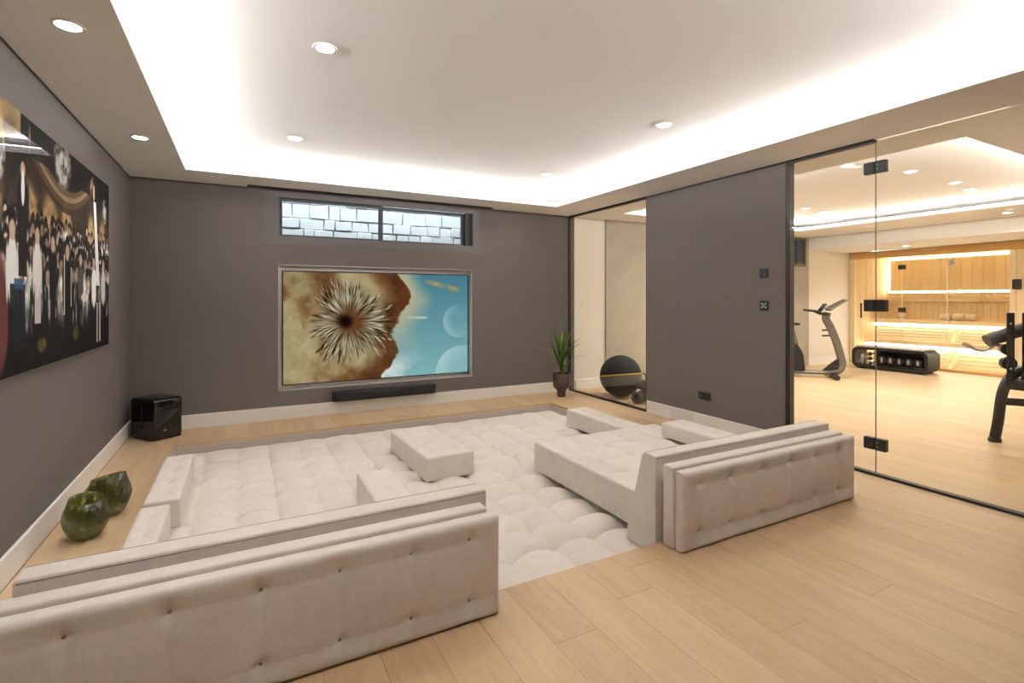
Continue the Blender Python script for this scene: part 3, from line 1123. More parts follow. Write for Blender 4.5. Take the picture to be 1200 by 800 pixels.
    bar(4.14, 4.155, 1.3, 1.55, (210, 190, 170), .9)
    person(4.36, 1.66, .56, .10, (78, 74, 72), 1)
    person(4.70, 1.66, .62, .10, (232, 230, 226), 1)
    person(4.98, 1.66, .60, .10, (200, 198, 194), 1)
    # speaker in a suit standing high, and a white dancer on a column
    person(3.35, 2.04, .58, .13, (26, 26, 30), 1)
    ell(3.35, 1.90, .022, .09, (232, 232, 232), 1)
    m_ = (np.abs(xx - (4.78 - (yy - 1.7) * .16)) < .030 + (2.1 - yy) * .03) & (yy > 1.45) & (yy < 2.06)
    blend(img, (228, 226, 220), m_ * .95)
    ell(4.70, 2.12, .018, .06, (198, 164, 120), 1)
    for x0 in (4.78, 4.86):
        bar(x0, x0 + .028, 1.03, 1.32, (214, 210, 204), .9)
    ell(4.46, 1.36, .09, .03, (214, 206, 190), .9)
    ell(4.25, 1.13, .06, .05, (112, 104, 34), .8, .3, .4)
    ell(3.62, 1.10, .07, .04, (120, 108, 40), .8, .3, .4)
    ell(4.38, 1.22, .04, .05, (120, 112, 48), .6, .3, .4)
    return np.clip(img, 0, 255)


art = thing('wall_picture', 'wide glossy photograph of a crowd in a ballroom hung on the left wall', 'picture', (XL, (PYA + PYB) / 2, PZA))
obj('backing', B((XL + .002, XL + .036, PYA, PYB, PZA, PZB), bev=.001, seg=1), M_black, art)
print_grid('print', art_picture(), lambda u, v: (np.full_like(u, XL + .0368), PYA + (PYB - PYA) * u, PZA + (PZB - PZA) * v), print_mat('glossy_photo_print', rough=.8, coat=.22), art)
# ------------------------------------------------------------------ green glass vases
def vase_mat():
    """Tinted, veined thin glass: see-through olive with darker veins and a clear glossy skin."""
    m, nt, p = new_mat('olive_veined_glass')
    nt.nodes.remove(p)
    tc = N(nt, 'ShaderNodeTexCoord')
    mp = N(nt, 'ShaderNodeMapping')
    mp.inputs['Scale'].default_value = (1, 1, .45)
    nt.links.new(tc.outputs['Object'], mp.inputs['Vector'])
    nz = N(nt, 'ShaderNodeTexNoise')
    nz.inputs['Scale'].default_value = 26.0
    nz.inputs['Detail'].default_value = 4.0
    nz.inputs['Distortion'].default_value = 2.2
    nt.links.new(mp.outputs[0], nz.inputs['Vector'])
    cr = N(nt, 'ShaderNodeValToRGB')
    cr.color_ramp.elements[0].position, cr.color_ramp.elements[0].color = .44, (.12, .13, .05, 1)
    cr.color_ramp.elements[1].position, cr.color_ramp.elements[1].color = .56, (.80, .82, .52, 1)
    nt.links.new(nz.outputs['Fac'], cr.inputs[0])
    bu = N(nt, 'ShaderNodeBump')
    bu.inputs['Strength'].default_value = .6
    bu.inputs['Distance'].default_value = .006
    nt.links.new(nz.outputs['Fac'], bu.inputs['Height'])
    t = N(nt, 'ShaderNodeBsdfTransparent')
    nt.links.new(cr.outputs[0], t.inputs['Color'])
    d = N(nt, 'ShaderNodeBsdfTranslucent')
    d.inputs['Color'].default_value = (.42, .44, .17, 1)
    nt.links.new(bu.outputs[0], d.inputs['Normal'])
    m1 = N(nt, 'ShaderNodeMixShader')
    m1.inputs[0].default_value = .42
    nt.links.new(t.outputs[0], m1.inputs[1])
    nt.links.new(d.outputs[0], m1.inputs[2])
    g = N(nt, 'ShaderNodeBsdfGlossy')
    g.inputs['Roughness'].default_value = .05
    nt.links.new(bu.outputs[0], g.inputs['Normal'])
    lw = N(nt, 'ShaderNodeLayerWeight')
    lw.inputs['Blend'].default_value = .22
    mu = N(nt, 'ShaderNodeMath', operation='MULTIPLY_ADD')
    mu.inputs[1].default_value = .5
    mu.inputs[2].default_value = .05
    nt.links.new(lw.outputs['Facing'], mu.inputs[0])
    m2 = N(nt, 'ShaderNodeMixShader')
    nt.links.new(mu.outputs[0], m2.inputs[0])
    nt.links.new(m1.outputs[0], m2.inputs[1])
    nt.links.new(g.outputs[0], m2.inputs[2])
    nt.links.new(m2.outputs[0], nt.nodes['Material Output'].inputs['Surface'])
    return m


M_vase = vase_mat()


def vase(x, y, s, tilt, label):
    prof = [(.050, .0), (.068, .004), (.098, .036), (.120, .085), (.130, .135), (.124, .175), (.106, .22), (.094, .262),
            (.089, .262), (.100, .219), (.118, .174), (.124, .135), (.114, .086), (.092, .042), (.064, .012), (.046, .010)]

    def warp(r, h, a):
        k = h / .262
        lobes = 1 + .035 * math.sin(3 * a + x * 9) * (1 - abs(k - .5))
        return r * lobes * s, h * s * (1 + .07 * k * math.cos(a - tilt)) + .001
    o = obj('vase', lathe(prof, x, y, 40, warp=warp), M_vase, smooth=True)
    return tag(o, label, 'vase', 'green glass vases on the floor')


vase(-.785, 3.665, .84, 2.2, 'front one of two olive glass vases, nearer the camera on the floor strip')
vase(-.745, 3.985, .92, -.6, 'rear one of two olive glass vases, partly behind the other by the baseboard')

# ------------------------------------------------------------------ potted plant
PLX, PLY = 3.88, 5.86
pot = thing('potted_plant', 'spiky green potted plant standing by the left edge of the glass', 'plant', (PLX, PLY, 0))
M_pot = mat('brown_smoked_ceramic', (66, 52, 46), 0.18, var=0.25, scale=8, coat=.4)
obj('pot', lathe([(.052, .001), (.06, .004), (.062, .075), (.072, .10), (.112, .135), (.122, .17), (.121, .315), (.116, .325), (.108, .318), (.108, .285), (.02, .28)], PLX, PLY, 36), M_pot, pot, smooth='auto')
obj('soil', lathe([(.107, .282), (.10, .294), (.03, .298)], PLX, PLY, 20), mat('potting_soil', (46, 36, 28), .95, var=.3, scale=80), pot)
M_leaf = mat('sword_leaf_green', (72, 112, 42), 0.42, var=.35, scale=9)
M_leaf2 = mat('young_leaf_green', (120, 160, 58), 0.42, var=.3, scale=9)
M_stem = mat('plant_stem', (128, 150, 66), 0.6, var=.25, scale=20)
obj('stem', T([(PLX, PLY, .28), (PLX + .01, PLY - .01, .45), (PLX, PLY, .58)], [(PLX + .04, PLY, .28), (PLX + .055, PLY, .42), (PLX + .04, PLY - .01, .50)], r=.013, n=8), M_stem, pot, smooth=True)


def leaf(base, az, elev, length, width, droop, m_):
    bm = bmesh.new()
    n = 7
    d = Vector((math.cos(az), math.sin(az), 0))
    side = Vector((-math.sin(az), math.cos(az), 0))
    p = Vector(base)
    e = elev
    rows = []
    for i in range(n + 1):
        t = i / n
        wd = width * (0.45 + 1.1 * t - 1.55 * t * t) * (1 if t < .97 else .15) + .0008
        dirv = d * math.cos(e) + Vector((0, 0, 1)) * math.sin(e)
        nrm = side.cross(dirv).normalized()
        rows.append([bm.verts.new(p - side * wd + nrm * wd * -.25), bm.verts.new(p + nrm * .0), bm.verts.new(p + side * wd + nrm * wd * -.25)])
        p = p + dirv * (length / n)
        e -= droop / n * (0.4 + 1.2 * t)
    for a, b in zip(rows, rows[1:]):
        bm.faces.new((a[0], a[1], b[1], b[0]))
        bm.faces.new((a[1], a[2], b[2], b[1]))
    bmesh.ops.solidify(bm, geom=bm.faces[:], thickness=.0012)
    obj('leaf', bm, m_, pot, smooth=True)


r = random.Random(5)
for i in range(30):
    az = i * 2.4 + r.uniform(-.3, .3)
    t = i / 30
    hz = .34 + .26 * r.random()
    el = r.uniform(.75, 1.42) - .25 * (i % 3 == 0)
    if math.sin(az) > .3 and math.cos(az) > -.75:
        el = r.uniform(1.2, 1.45)
    elif math.cos(az) > .6:
        el = r.uniform(.95, 1.25)
    leaf((PLX + .02 * math.cos(az), PLY + .02 * math.sin(az), hz), az, el, r.uniform(.34, .50) * (.85 if el < 1.15 else 1), r.uniform(.017, .026), r.uniform(.3, .6) if el > 1.15 else r.uniform(.4, 1.2), M_leaf2 if i % 4 == 0 else M_leaf)

# ------------------------------------------------------------------ exercise ball and rollers behind the left pane
BX, BY, BR = 4.60, 5.475, .285
ball = thing('exercise_ball', 'black exercise ball with a yellow stripe behind the left glass pane', 'ball', (BX, BY, 0))


def ball_shell(keep, r_, seg=40):
    bm = bmesh.new()
    bmesh.ops.create_uvsphere(bm, u_segments=seg, v_segments=seg // 2, radius=r_)
    kill = [f for f in bm.faces if not keep(f.calc_center_median())]
    bmesh.ops.delete(bm, geom=kill, context='FACES')
    return bm


view = Vector((BX, BY, BR)) - Vector((0, 0, 1.35))
view.normalize()
side = view.cross(Vector((0, 0, 1))).normalized()
nup = (side.cross(view) + side * -.10).normalized()
Rm = nup.to_track_quat('Z', 'Y').to_matrix()


def place(bm):
    bmesh.ops.rotate(bm, verts=bm.verts, cent=(0, 0, 0), matrix=Rm)
    bmesh.ops.translate(bm, verts=bm.verts, vec=(BX, BY, BR + .003))
    return bm


obj('shell', place(ball_shell(lambda c: True, BR)), M_blackmatte, ball, smooth=True)
M_grey_mesh = mat('grey_mesh_cloth', (96, 92, 90), .75, var=.15, scale=120)
M_yellow = mat('yellow_band', (214, 184, 64), .55, var=.06)
bm = ball_shell(lambda c: -.14 < c.z < -.012, BR + .002)
obj('lower_panel', place(bm), M_grey_mesh, ball, smooth=True)
bm = lathe([(BR * math.cos(a) + .005, BR * math.sin(a)) for a in (.02, .075)] + [(BR * math.cos(a) - .004, BR * math.sin(a)) for a in (.075, .02)], 0, 0, 48, close=True)
obj('stripe', place(bm), M_yellow, ball, smooth='auto')
sd = side
hp = Vector((BX, BY, BR)) + sd * (BR - .006) + Vector((0, 0, .05))
obj('strap', T(smooth_path([hp, hp + sd * .05 + Vector((0, 0, -.02)), hp + sd * .055 + Vector((0, 0, -.10)), hp + sd * -.002 + Vector((0, 0, -.12))]), r=.008, n=8), M_black, ball, smooth=True)

M_foam = mat('dark_grey_foam', (82, 77, 72), .85, var=.1, scale=40, bump=.2)


def roller(a, b, rad, label):
    a, b = Vector(a), Vector(b)
    d = (b - a).normalized()
    L = (b - a).length
    bm = bmesh.new()
    n = 24
    prof = [(0, rad * .45), (0, rad * .93), (.012, rad)]
    k = 5
    for i in range(k):
        s0, s1 = .012 + (L - .024) * i / k, .012 + (L - .024) * (i + 1) / k
        prof += [(s0 + .008, rad), (s1 - .012, rad), (s1 - .008, rad * .95), (s1 - .002, rad * .95)]
    prof += [(L - .012, rad), (L, rad * .93), (L, rad * .45), (L - .03, rad * .42), (.03, rad * .42)]
    u = d.cross(Vector((0, 0, 1))).normalized()
    v = d.cross(u)
    rings = [[bm.verts.new(a + d * s + (u * math.cos(2 * PI * q / n) + v * math.sin(2 * PI * q / n)) * rr) for q in range(n)] for s, rr in prof]
    for x, y in zip(rings, rings[1:] + rings[:1]):
        for q in range(n):
            bm.faces.new((x[q], x[(q + 1) % n], y[(q + 1) % n], y[q]))
    bmesh.ops.recalc_face_normals(bm, faces=bm.faces[:])
    o = obj('foam_roller', bm, M_foam, smooth='auto')
    return tag(o, label, 'foam roller', 'foam rollers behind the glass')


roller((4.44, 4.99, .081), (4.86, 5.12, .081), .078, 'grey foam roller lying on the gym floor with its round end towards the room')
roller((4.60, 5.10, .232), (4.66, 4.66, .205), .070, 'grey foam roller resting across the other one beside the exercise ball')

# ------------------------------------------------------------------ fittings on the right wall
so = thing('wall_socket', 'black double wall socket low on the grey wall', 'socket', (XR, 3.735, .29))
obj('plate', B((XR - .009, XR - .0005, 3.655, 3.815, .295, .375), bev=.003, seg=1), M_black, so)
for yy in (3.697, 3.773):
    s_ = obj('outlet', cyl((XR - .0095, yy, .335), (1, 0, 0), .026, .005), M_blackgloss, so)
    for k in (-.009, .009):
        obj('hole', cyl((XR - .0125, yy + k, .335), (1, 0, 0), .003, .002, 8), M_chrome, s_)
th = thing('thermostat', 'small square black dial thermostat, upper of two wall controls', 'thermostat', (XR, 3.047, 1.54))
obj('plate', B((XR - .014, XR - .0005, 3.005, 3.09, 1.543, 1.63), bev=.006, seg=2), M_black, th)
obj('dial', cyl((XR - .018, 3.047, 1.587), (1, 0, 0), .027, .010), mat('dark_plum_dial', (58, 48, 54), .4), th, smooth='auto')
kp = thing('control_keypad', 'square glass touch keypad with pale keys, lower of two wall controls', 'switch', (XR, 3.047, 1.24))
obj('plate', B((XR - .012, XR - .0005, 3.003, 3.091, 1.243, 1.331), bev=.004, seg=1), mat('dark_teal_glass', (52, 62, 62), .15), kp)
for a, b in ((3.066, 1.305), (3.030, 1.305), (3.066, 1.272), (3.030, 1.272), (3.048, 1.288)):
    obj('key', B((XR - .0135, XR - .0118, a - .009, a + .009, b - .008, b + .008), bev=.002, seg=1), mat('pale_key', (150, 176, 168), .35), kp)
ac = thing('clear_box', 'clear acrylic open box on the floor before the right baseboard', 'box', (4.10, 3.88, 0))
x0, x1, y0, y1, zt = 4.01, 4.17, 3.80, 3.97, .19
obj('walls', B((x0, x0 + .006, y0, y1, .008, zt), (x1 - .006, x1, y0, y1, .008, zt), (x0 + .006, x1 - .006, y0, y0 + .006, .008, zt), (x0 + .006, x1 - .006, y1 - .006, y1, .008, zt)), glass_mat('acrylic', (.985, .985, .985), .5), ac)
obj('base', B((x0, x1, y0, y1, .001, .0075)), M_pane, ac)
rc = obj('remote_control', B((4.02, 4.06, 3.60, 3.77, .001, .018), bev=.004, seg=2), M_black)
tag(rc, 'slim dark remote control lying on the floor beside the clear box', 'remote')
for k in range(4):
    obj('key', B((4.032, 4.048, 3.62 + k * .036, 3.632 + k * .036, .0175, .0195)), M_chrome, rc)

# ------------------------------------------------------------------ recessed downlights
M_trim = mat('white_lamp_ring', (232, 228, 222), .5)


def downlight(x, y, z, watts, color, label, group, rad=.047, size=100, blend=.75):
    t = thing('downlight', label, 'ceiling light', (x, y, z), group)
    obj('trim_ring', lathe([(rad, z - .0005), (rad + .016, z - .0005), (rad + .014, z - .006), (rad + .002, z - .006)], x, y, 28, close=True), M_trim, t, smooth='auto')
    obj('lens', lathe([(.001, z - .004), (rad, z - .004), (rad, z - .0008), (.001, z - .0008)], x, y, 24), M_lens, t)
    l = bpy.data.lights.new('downlight_beam', 'SPOT')
    l.energy, l.color = watts, color
    l.spot_size, l.spot_blend = math.radians(size), blend
    l.shadow_soft_size = .05
    o = bpy.data.objects.new('downlight_beam', l)
    o.location = (0, 0, -.012)
    o.parent = t
    C.objects.link(o)


G1, G2 = 'downlights of the lounge ceiling', 'downlights of the gym ceiling'
ML = [(-.69, 2.926, HC, 'large downlight at the top left, in the border above the picture'),
      (-.69, 4.70, HC, 'downlight in the left ceiling border near the back corner'),
      (.395, 2.925, HU, 'downlight in the raised ceiling, nearer of the left pair'),
      (.395, 4.69, HU, 'downlight in the raised ceiling above the window, far left one'),
      (2.93, 2.97, HU, 'downlight in the raised ceiling, nearer of the right pair'),
      (2.95, 4.75, HU, 'downlight in the raised ceiling, farthest one towards the back right corner')]
for x, y, z, lb in ML:
    downlight(x, y, z, DOWN_MAIN, NEU, lb, G1)
# unseen downlight added for fill, level with the camera beyond the left row
downlight(-.69, 1.15, HC, DOWN_MAIN, NEU, 'added fill downlight in the left ceiling border level with the viewpoint, out of view', G1)
GL = [(5.493, 2.992, HU, 'gym downlight left of the upper glass hinge'),
      (6.352, 2.813, HU, 'gym downlight right of the upper glass hinge, largest in the gym'),
      (7.422, 2.837, HU, 'gym downlight, first of the right row of three'),
      (8.047, 2.929, HU, 'gym downlight, middle of the right row of three'),
      (8.50, 2.861, HU, 'gym downlight, last of the right row of three by the cove'),
      (7.525, 4.70, HU, 'gym downlight, leftmost of the far left row of three'),
      (8.113, 4.76, HU, 'gym downlight, middle of the far left row of three'),
      (8.533, 4.686, HU, 'gym downlight, rightmost of the far left row of three'),
      (5.6, 4.70, HU, 'added gym downlight unseen behind the grey wall, nearer the left pane'),  # unseen lamp added to brighten the gym corner behind the left pane
      (6.55, 4.70, HU, 'added gym downlight unseen behind the grey wall, farther from the left pane'),  # second unseen lamp added for the same corner
      (9.55, 3.05, HC, 'gym downlight in the lower border, far right'),
      (10.9, 4.9, 2.335, 'small downlight under the beam before the sauna')]
for i, (x, y, z, lb) in enumerate(GL):
    downlight(x, y, z, DOWN_GYM * (.38 if i in (0, 1, 2, 3, 4) else (.6 if i == 6 else 1.15)), WRM, lb, G2, rad=.05, size=150, blend=.9)

# ------------------------------------------------------------------ exercise bike
M_bike = mat('graphite_bike_frame', (112, 106, 97), .4, .2, var=.06)
M_bikeb = mat('black_bike_plastic', (30, 29, 28), .5)
B0, BD = Vector((8.849, 5.067, 0)), Vector((-.646, .763, 0))
BN = Vector((.763, .646, 0))


def bk(s, h, off=0.0):
    p = B0 + BD * s + BN * off
    return (p.x, p.y, h)


bike = thing('exercise_bike', 'grey exercise bike with a screen behind the fixed glass pane', 'exercise bike', bk(.35, 0))


def slab(name, pts, off0, off1, m_, bev=.01):
    bm = bmesh.new()
    lo, hi = [bm.verts.new(bk(s, h, off0)) for s, h in pts], [bm.verts.new(bk(s, h, off1)) for s, h in pts]
    bm.faces.new(lo)
    bm.faces.new(hi[::-1])
    for i in range(len(pts)):
        j = (i + 1) % len(pts)
        bm.faces.new((lo[i], hi[i], hi[j], lo[j]))
    bmesh.ops.recalc_face_normals(bm, faces=bm.faces[:])
    if bev:
        bmesh.ops.bevel(bm, geom=bm.edges[:], offset=bev, segments=2, affect='EDGES')
    return obj(name, bm, m_, bike, smooth='auto')


obj('column', tube(bmesh.new(), smooth_path([bk(s, h) for s, h in ((.12, .10), (-.08, .13), (-.145, .24), (-.12, .40), (-.05, .66), (.03, .88), (.09, 1.01), (.07, 1.12))], 6), .062, 14, flat=(.8, 1.0)), M_bike, bike, smooth=True)
slab('front_cover', [(.20, .07), (.0, .07), (-.10, .16), (-.09, .34), (.02, .25)], -.045, .045, M_bikeb)
obj('base_bar', T([bk(.95, .085), bk(.5, .085), bk(.1, .095)], r=.05, n=12, flat=(1.3, .7)), M_bike, bike, smooth='auto')
obj('stabilizer', T([bk(-.02, .045, -.27), bk(-.04, .045, 0), bk(-.02, .045, .27)], r=.045, n=12, flat=(1.2, .8)), M_bikeb, bike, smooth='auto')
obj('stabilizer', T([bk(1.0, .045, -.27), bk(1.02, .045, 0), bk(1.0, .045, .27)], r=.045, n=12, flat=(1.2, .8)), M_bikeb, bike, smooth='auto')
slab('flywheel_housing', [(.98, .10), (.40, .10), (.44, .42), (.53, .58), (.70, .62), (.94, .50)], -.075, .075, M_bikeb, .02)
slab('seat_column', [(.66, .56), (.50, .56), (.585, .88), (.68, .88)], -.04, .04, M_bike)
obj('pedal_crank', T([bk(.62, .36, .09), bk(.50, .22, .10)], [bk(.62, .36, -.09), bk(.74, .50, -.10)], r=.018, n=8), M_bike, bike)
for s, h, o in ((.50, .22, .15), (.74, .50, -.15)):
    slab('pedal', [(s - .05, h - .012), (s + .05, h - .012), (s + .05, h + .012), (s - .05, h + .012)], o - .045, o + .045, M_bikeb, .004)
slab('saddle', [(.47, .90), (.56, .89), (.80, .90), (.82, .945), (.62, .935), (.48, .93)], -.085, .085, M_bikeb, .015)
cons = slab('console', [(.09, 1.175), (.06, 1.20), (-.19, 1.345), (-.205, 1.33), (-.02, 1.20), (.05, 1.14)], -.20, .20, M_bike, .006)
bm = bmesh.new()
q = [bm.verts.new(bk(s, h, o)) for s, h, o in ((.052, 1.208, -.17), (-.165, 1.334, -.17), (-.165, 1.334, .17), (.052, 1.208, .17))]
bm.faces.new(q)
bmesh.ops.solidify(bm, geom=bm.faces[:], thickness=.004)
obj('display', bm, M_blackgloss, cons)
for sg in (-1, 1):
    obj('handlebar', T(smooth_path([bk(.07, 1.10, sg * .04), bk(.15, 1.09, sg * .14), bk(.26, 1.14, sg * .19), bk(.40, 1.155, sg * .20)], 5), r=.02, n=10), M_bikeb, bike, smooth=True)
    obj('grip', T([bk(.20, 1.12, sg * .10), bk(.10, 1.265, sg * .09)], r=.017, n=10), M_bikeb, bike, smooth=True)
for h in (.82, .725):
    obj('bottle_peg', T([bk(.03, h, .0), bk(.15, h - .008, .0)], r=.014, n=8), M_bikeb, bike)

# ------------------------------------------------------------------ dumbbell bench
NX_, NX2_, NY0, NY1, NZ_ = 10.62, 11.06, 4.44, 5.70, .445
ben = thing('dumbbell_bench', 'long dark rounded bench with dumbbells stored inside, before the sauna', 'bench', ((NX_ + NX2_) / 2, (NY0 + NY1) / 2, 0))


def round_rect(y0, y1, z0, z1, r_, n=6):
    pts = []
    for cy, cz, a0 in ((y1 - r_, z1 - r_, 0), (y0 + r_, z1 - r_, PI / 2), (y0 + r_, z0 + r_, PI), (y1 - r_, z0 + r_, 1.5 * PI)):
        for i in range(n + 1):
            a = a0 + PI / 2 * i / n
            pts.append((cy + r_ * math.cos(a), cz + r_ * math.sin(a)))
    return pts


def ring_prism(outer, inner, a0, a1):
    bm = bmesh.new()
    V = [[bm.verts.new((a, u, v)) for u, v in pts] for a in (a0, a1) for pts in (outer, inner)]
    n = len(outer)
    for i in range(n):
        j = (i + 1) % n
        bm.faces.new((V[0][i], V[0][j], V[1][j], V[1][i]))
        bm.faces.new((V[2][i], V[2][j], V[3][j], V[3][i]))
        bm.faces.new((V[0][i], V[2][i], V[2][j], V[0][j]))
        bm.faces.new((V[1][i], V[3][i], V[3][j], V[1][j]))
    bmesh.ops.recalc_face_normals(bm, faces=bm.faces[:])
    return bm


obj('shell', ring_prism(round_rect(NY0, NY1, .025, NZ_ - .03, .11), round_rect(NY0 + .05, NY1 - .05, .075, NZ_ - .075, .075), NX_, NX2_), M_bikeb, ben, smooth='auto')
obj('bench_pad', B((NX_ + .01, NX2_ - .01, NY0 + .06, NY1 - .06, NZ_ - .03, NZ_), bev=.012, seg=2), mat('pale_grey_bench_pad', (188, 182, 172), .6), ben, smooth='auto')
obj('divider', B((NX_ + .01, NX2_ - .01, 5.27, 5.30, .075, NZ_ - .075)), M_bike, ben)
obj('back_panel', B((NX2_ - .03, NX2_ - .01, NY0 + .05, 5.27, .075, NZ_ - .075)), M_black, ben)
obj('rack_shelf', B((NX_ + .06, NX2_ - .03, NY0 + .06, 5.265, .075, .115), bev=.006, seg=1), M_bikeb, ben)
for yy in (NY0 + .12, NY1 - .12):
    obj('foot', B((NX_ + .05, NX2_ - .05, yy - .04, yy + .04, .0005, .026)), M_black, ben)
M_disc = mat('pale_steel_disc', (178, 172, 160), .35, .6, var=.1)


def dumbbell(yc, zc, rad, label, group):
    t = thing('dumbbell', label, 'dumbbell', (NX_ + .16, yc, zc - rad), group)
    obj('handle', cyl((NX_ + .17, yc, zc), (1, 0, 0), .016, .20, 10), M_chrome, t)
    for sx in (.055, .285):
        hd = obj('head', cyl((NX_ + sx, yc, zc), (1, 0, 0), rad, .075, 16, bev=.008), M_black, t)
        dk = obj('disc', cyl((NX_ + sx + (-.039 if sx < .1 else .039), yc, zc), (1, 0, 0), rad * .62, .006, 14), M_disc, hd)
        dk.scale = (1, .5, 1.15)


ords = ('nearest the bench end on the right', 'second from the right end', 'in the middle of the five', 'second from the divider', 'right beside the divider')
for i in range(5):
    dumbbell(4.60 + i * .145, .191, .066 + .002 * i, 'round dumbbell inside the dark bench, ' + ords[i], 'dumbbells in the bench')
for i, w_ in enumerate(('lowest', 'middle', 'top')):
    dumbbell(5.41, .112 + i * .088, .036, 'small dumbbell left of the bench divider, ' + w_ + ' of the stack of three', 'small dumbbells in the bench')
bo = obj('kettle_weight', lathe([(.03, .077), (.045, .085), (.05, .15), (.05, .24), (.03, .275), (.012, .28)], NX_ + .12, 5.56, 18), M_disc, smooth='auto')
tag(bo, 'pale bottle shaped weight in the left opening of the bench', 'weight')

# ------------------------------------------------------------------ strength machine at the right edge
M_rack = mat('charcoal_machine_frame', (44, 42, 42), .4, .2)
M_pad = mat('grey_vinyl_pad', (70, 66, 63), .55)
mc = thing('weight_machine', 'black strength machine with two posts at the right picture edge', 'weight machine', (6.6, 1.9, 0))


LEG = [(6.29, 2.10, .03), (6.305, 2.08, .20), (6.33, 2.06, .45), (6.40, 2.03, .60), (6.52, 1.98, .68)]
obj('front_leg', tube(bmesh.new(), smooth_path(LEG, 5), .042, 14), M_rack, mc, smooth=True)
obj('foot', lathe([(.01, .001), (.05, .001), (.05, .03), (.042, .035), (.01, .035)], 6.29, 2.10, 18), M_black, mc)
obj('front_leg', tube(bmesh.new(), smooth_path([(x + .42, y - .68, z) for x, y, z in LEG], 5), .042, 14), M_rack, mc, smooth=True)
obj('foot', lathe([(.01, .001), (.05, .001), (.05, .03), (.042, .035), (.01, .035)], 6.71, 1.42, 18), M_black, mc)
obj('cross_bar', T([(6.335, 2.055, .385), (6.75, 1.385, .385)], r=.036, n=12), M_rack, mc, smooth='auto')
for (x, y) in ((6.345, 2.005), (6.405, 1.915)):
    p = obj('post', cyl((x, y, .92), (0, 0, 1), .028, .60, 18, bev=.004), M_black, mc, smooth='auto')
    obj('collar', cyl((x, y, .62), (0, 0, 1), .036, .05, 18, bev=.004), M_rack, p)
    obj('bolt', cyl((x - .03, y - .01, 1.12), (.8, .6, 0), .009, .012, 8), M_chrome, p)
    obj('bolt', cyl((x - .03, y - .01, .70), (.8, .6, 0), .009, .012, 8), M_chrome, p)
obj('post_bracket', B((6.33, 6.50, 1.86, 2.05, .50, .60), bev=.02), M_rack, mc, smooth='auto')
obj('main_beam', tube(bmesh.new(), smooth_path([(6.42, 1.98, .55), (6.75, 1.80, .50), (7.15, 1.66, .52), (7.3, 1.62, .85), (7.32, 1.60, 1.25)], 5), .05, 14), M_rack, mc, smooth=True)
obj('weight_housing', B((6.46, 6.86, 1.52, 1.88, .42, .78), bev=.06, seg=3), M_rack, mc, smooth='auto')
obj('thigh_pad', T(smooth_path([(6.33, 2.17, .94), (6.40, 2.10, .99), (6.55, 1.92, 1.08), (6.75, 1.75, 1.10)], 5), r=.062, n=16), M_pad, mc, smooth='auto')
obj('back_pad', B((6.95, 7.05, 1.42, 1.78, .62, 1.16), bev=.03, seg=3), M_pad, mc, smooth='auto')
cr_ = obj('crank', T(smooth_path([(6.28, 2.30, .90), (6.30, 2.25, .855), (6.34, 2.19, .85), (6.38, 2.13, .90), (6.44, 2.07, .905)], 4), r=.014, n=8), M_chrome, mc, smooth=True)
obj('crank_handle', T([(6.265, 2.335, .915), (6.285, 2.285, .885)], r=.020, n=10), M_disc, cr_)
obj('pivot', cyl((6.42, 2.06, .87), (.8, .6, 0), .055, .06, 18, bev=.006), M_chrome, mc, smooth='auto')
obj('pivot', cyl((6.40, 2.04, .74), (.8, .6, 0), .06, .07, 18, bev=.006), M_rack, mc, smooth='auto')

# ------------------------------------------------------------------ sauna cabin
SZ = 2.33
XI = 12.9
SYL, SYR = 6.215, 3.42
sa = thing('sauna_cabin', 'lit wooden sauna cabin with glass front at the end of the gym', 'sauna', (XG + .6, 4.6, 0))
M_saunaf = wood_mat('sauna_front_frame', (190, 142, 84), (226, 182, 118), .5, 'Y', 4.0, .15)
obj('header', B((XG - .03, XG + .05, 2.3, SYL + .02, 2.185, SZ), bev=.004, seg=1), M_saunaf, sa)
obj('jamb', B((XG - .03, XG + .05, 6.13, SYL + .02, .001, 2.185), bev=.004, seg=1), M_sauna, sa)
obj('sill', B((XG - .03, XG + .05, 3.66, 6.13, .001, .05), bev=.004, seg=1), M_saunaf, sa)
y = 2.3
while y < 3.65:
    obj('front_board', B((XG - .02, XG + .05, y + .002, min(y + .0958, 3.655), .001, 2.185), bev=.003, seg=1), M_sauna, sa)
    y += .0978
# shell: back boards, side slats, roof and floor of the cabin
y = SYR
i = 0
while y < SYL - .02:
    w_ = min(.105, SYL - y)
    obj('back_board', B((XI, XI + .02, y + .0015, y + w_ - .0015, .02, 2.29), bev=.003, seg=1), M_sauna, sa)
    y += w_
x = XG + .06
while x < XI - .03:
    obj('side_slat', B((x + .004, x + .042, SYL - .012, SYL + .012, .02, 2.29), bev=.004, seg=1), M_sauna, sa)
    x += .052
obj('side_backing', B((XG + .05, XI + .02, SYL + .012, SYL + .022, .001, SZ)), M_saunaf, sa)
obj('side_panel', B((XG + .05, XI + .02, SYR - .03, SYR, .001, SZ)), M_sauna, sa)
obj('cabin_roof', B((XG + .05, XI + .02, SYR, SYL, 2.29, SZ)), M_sauna_h, sa)
obj('cabin_floor', B((XG + .05, XI, SYR, SYL, .001, .02)), M_sauna_h, sa)
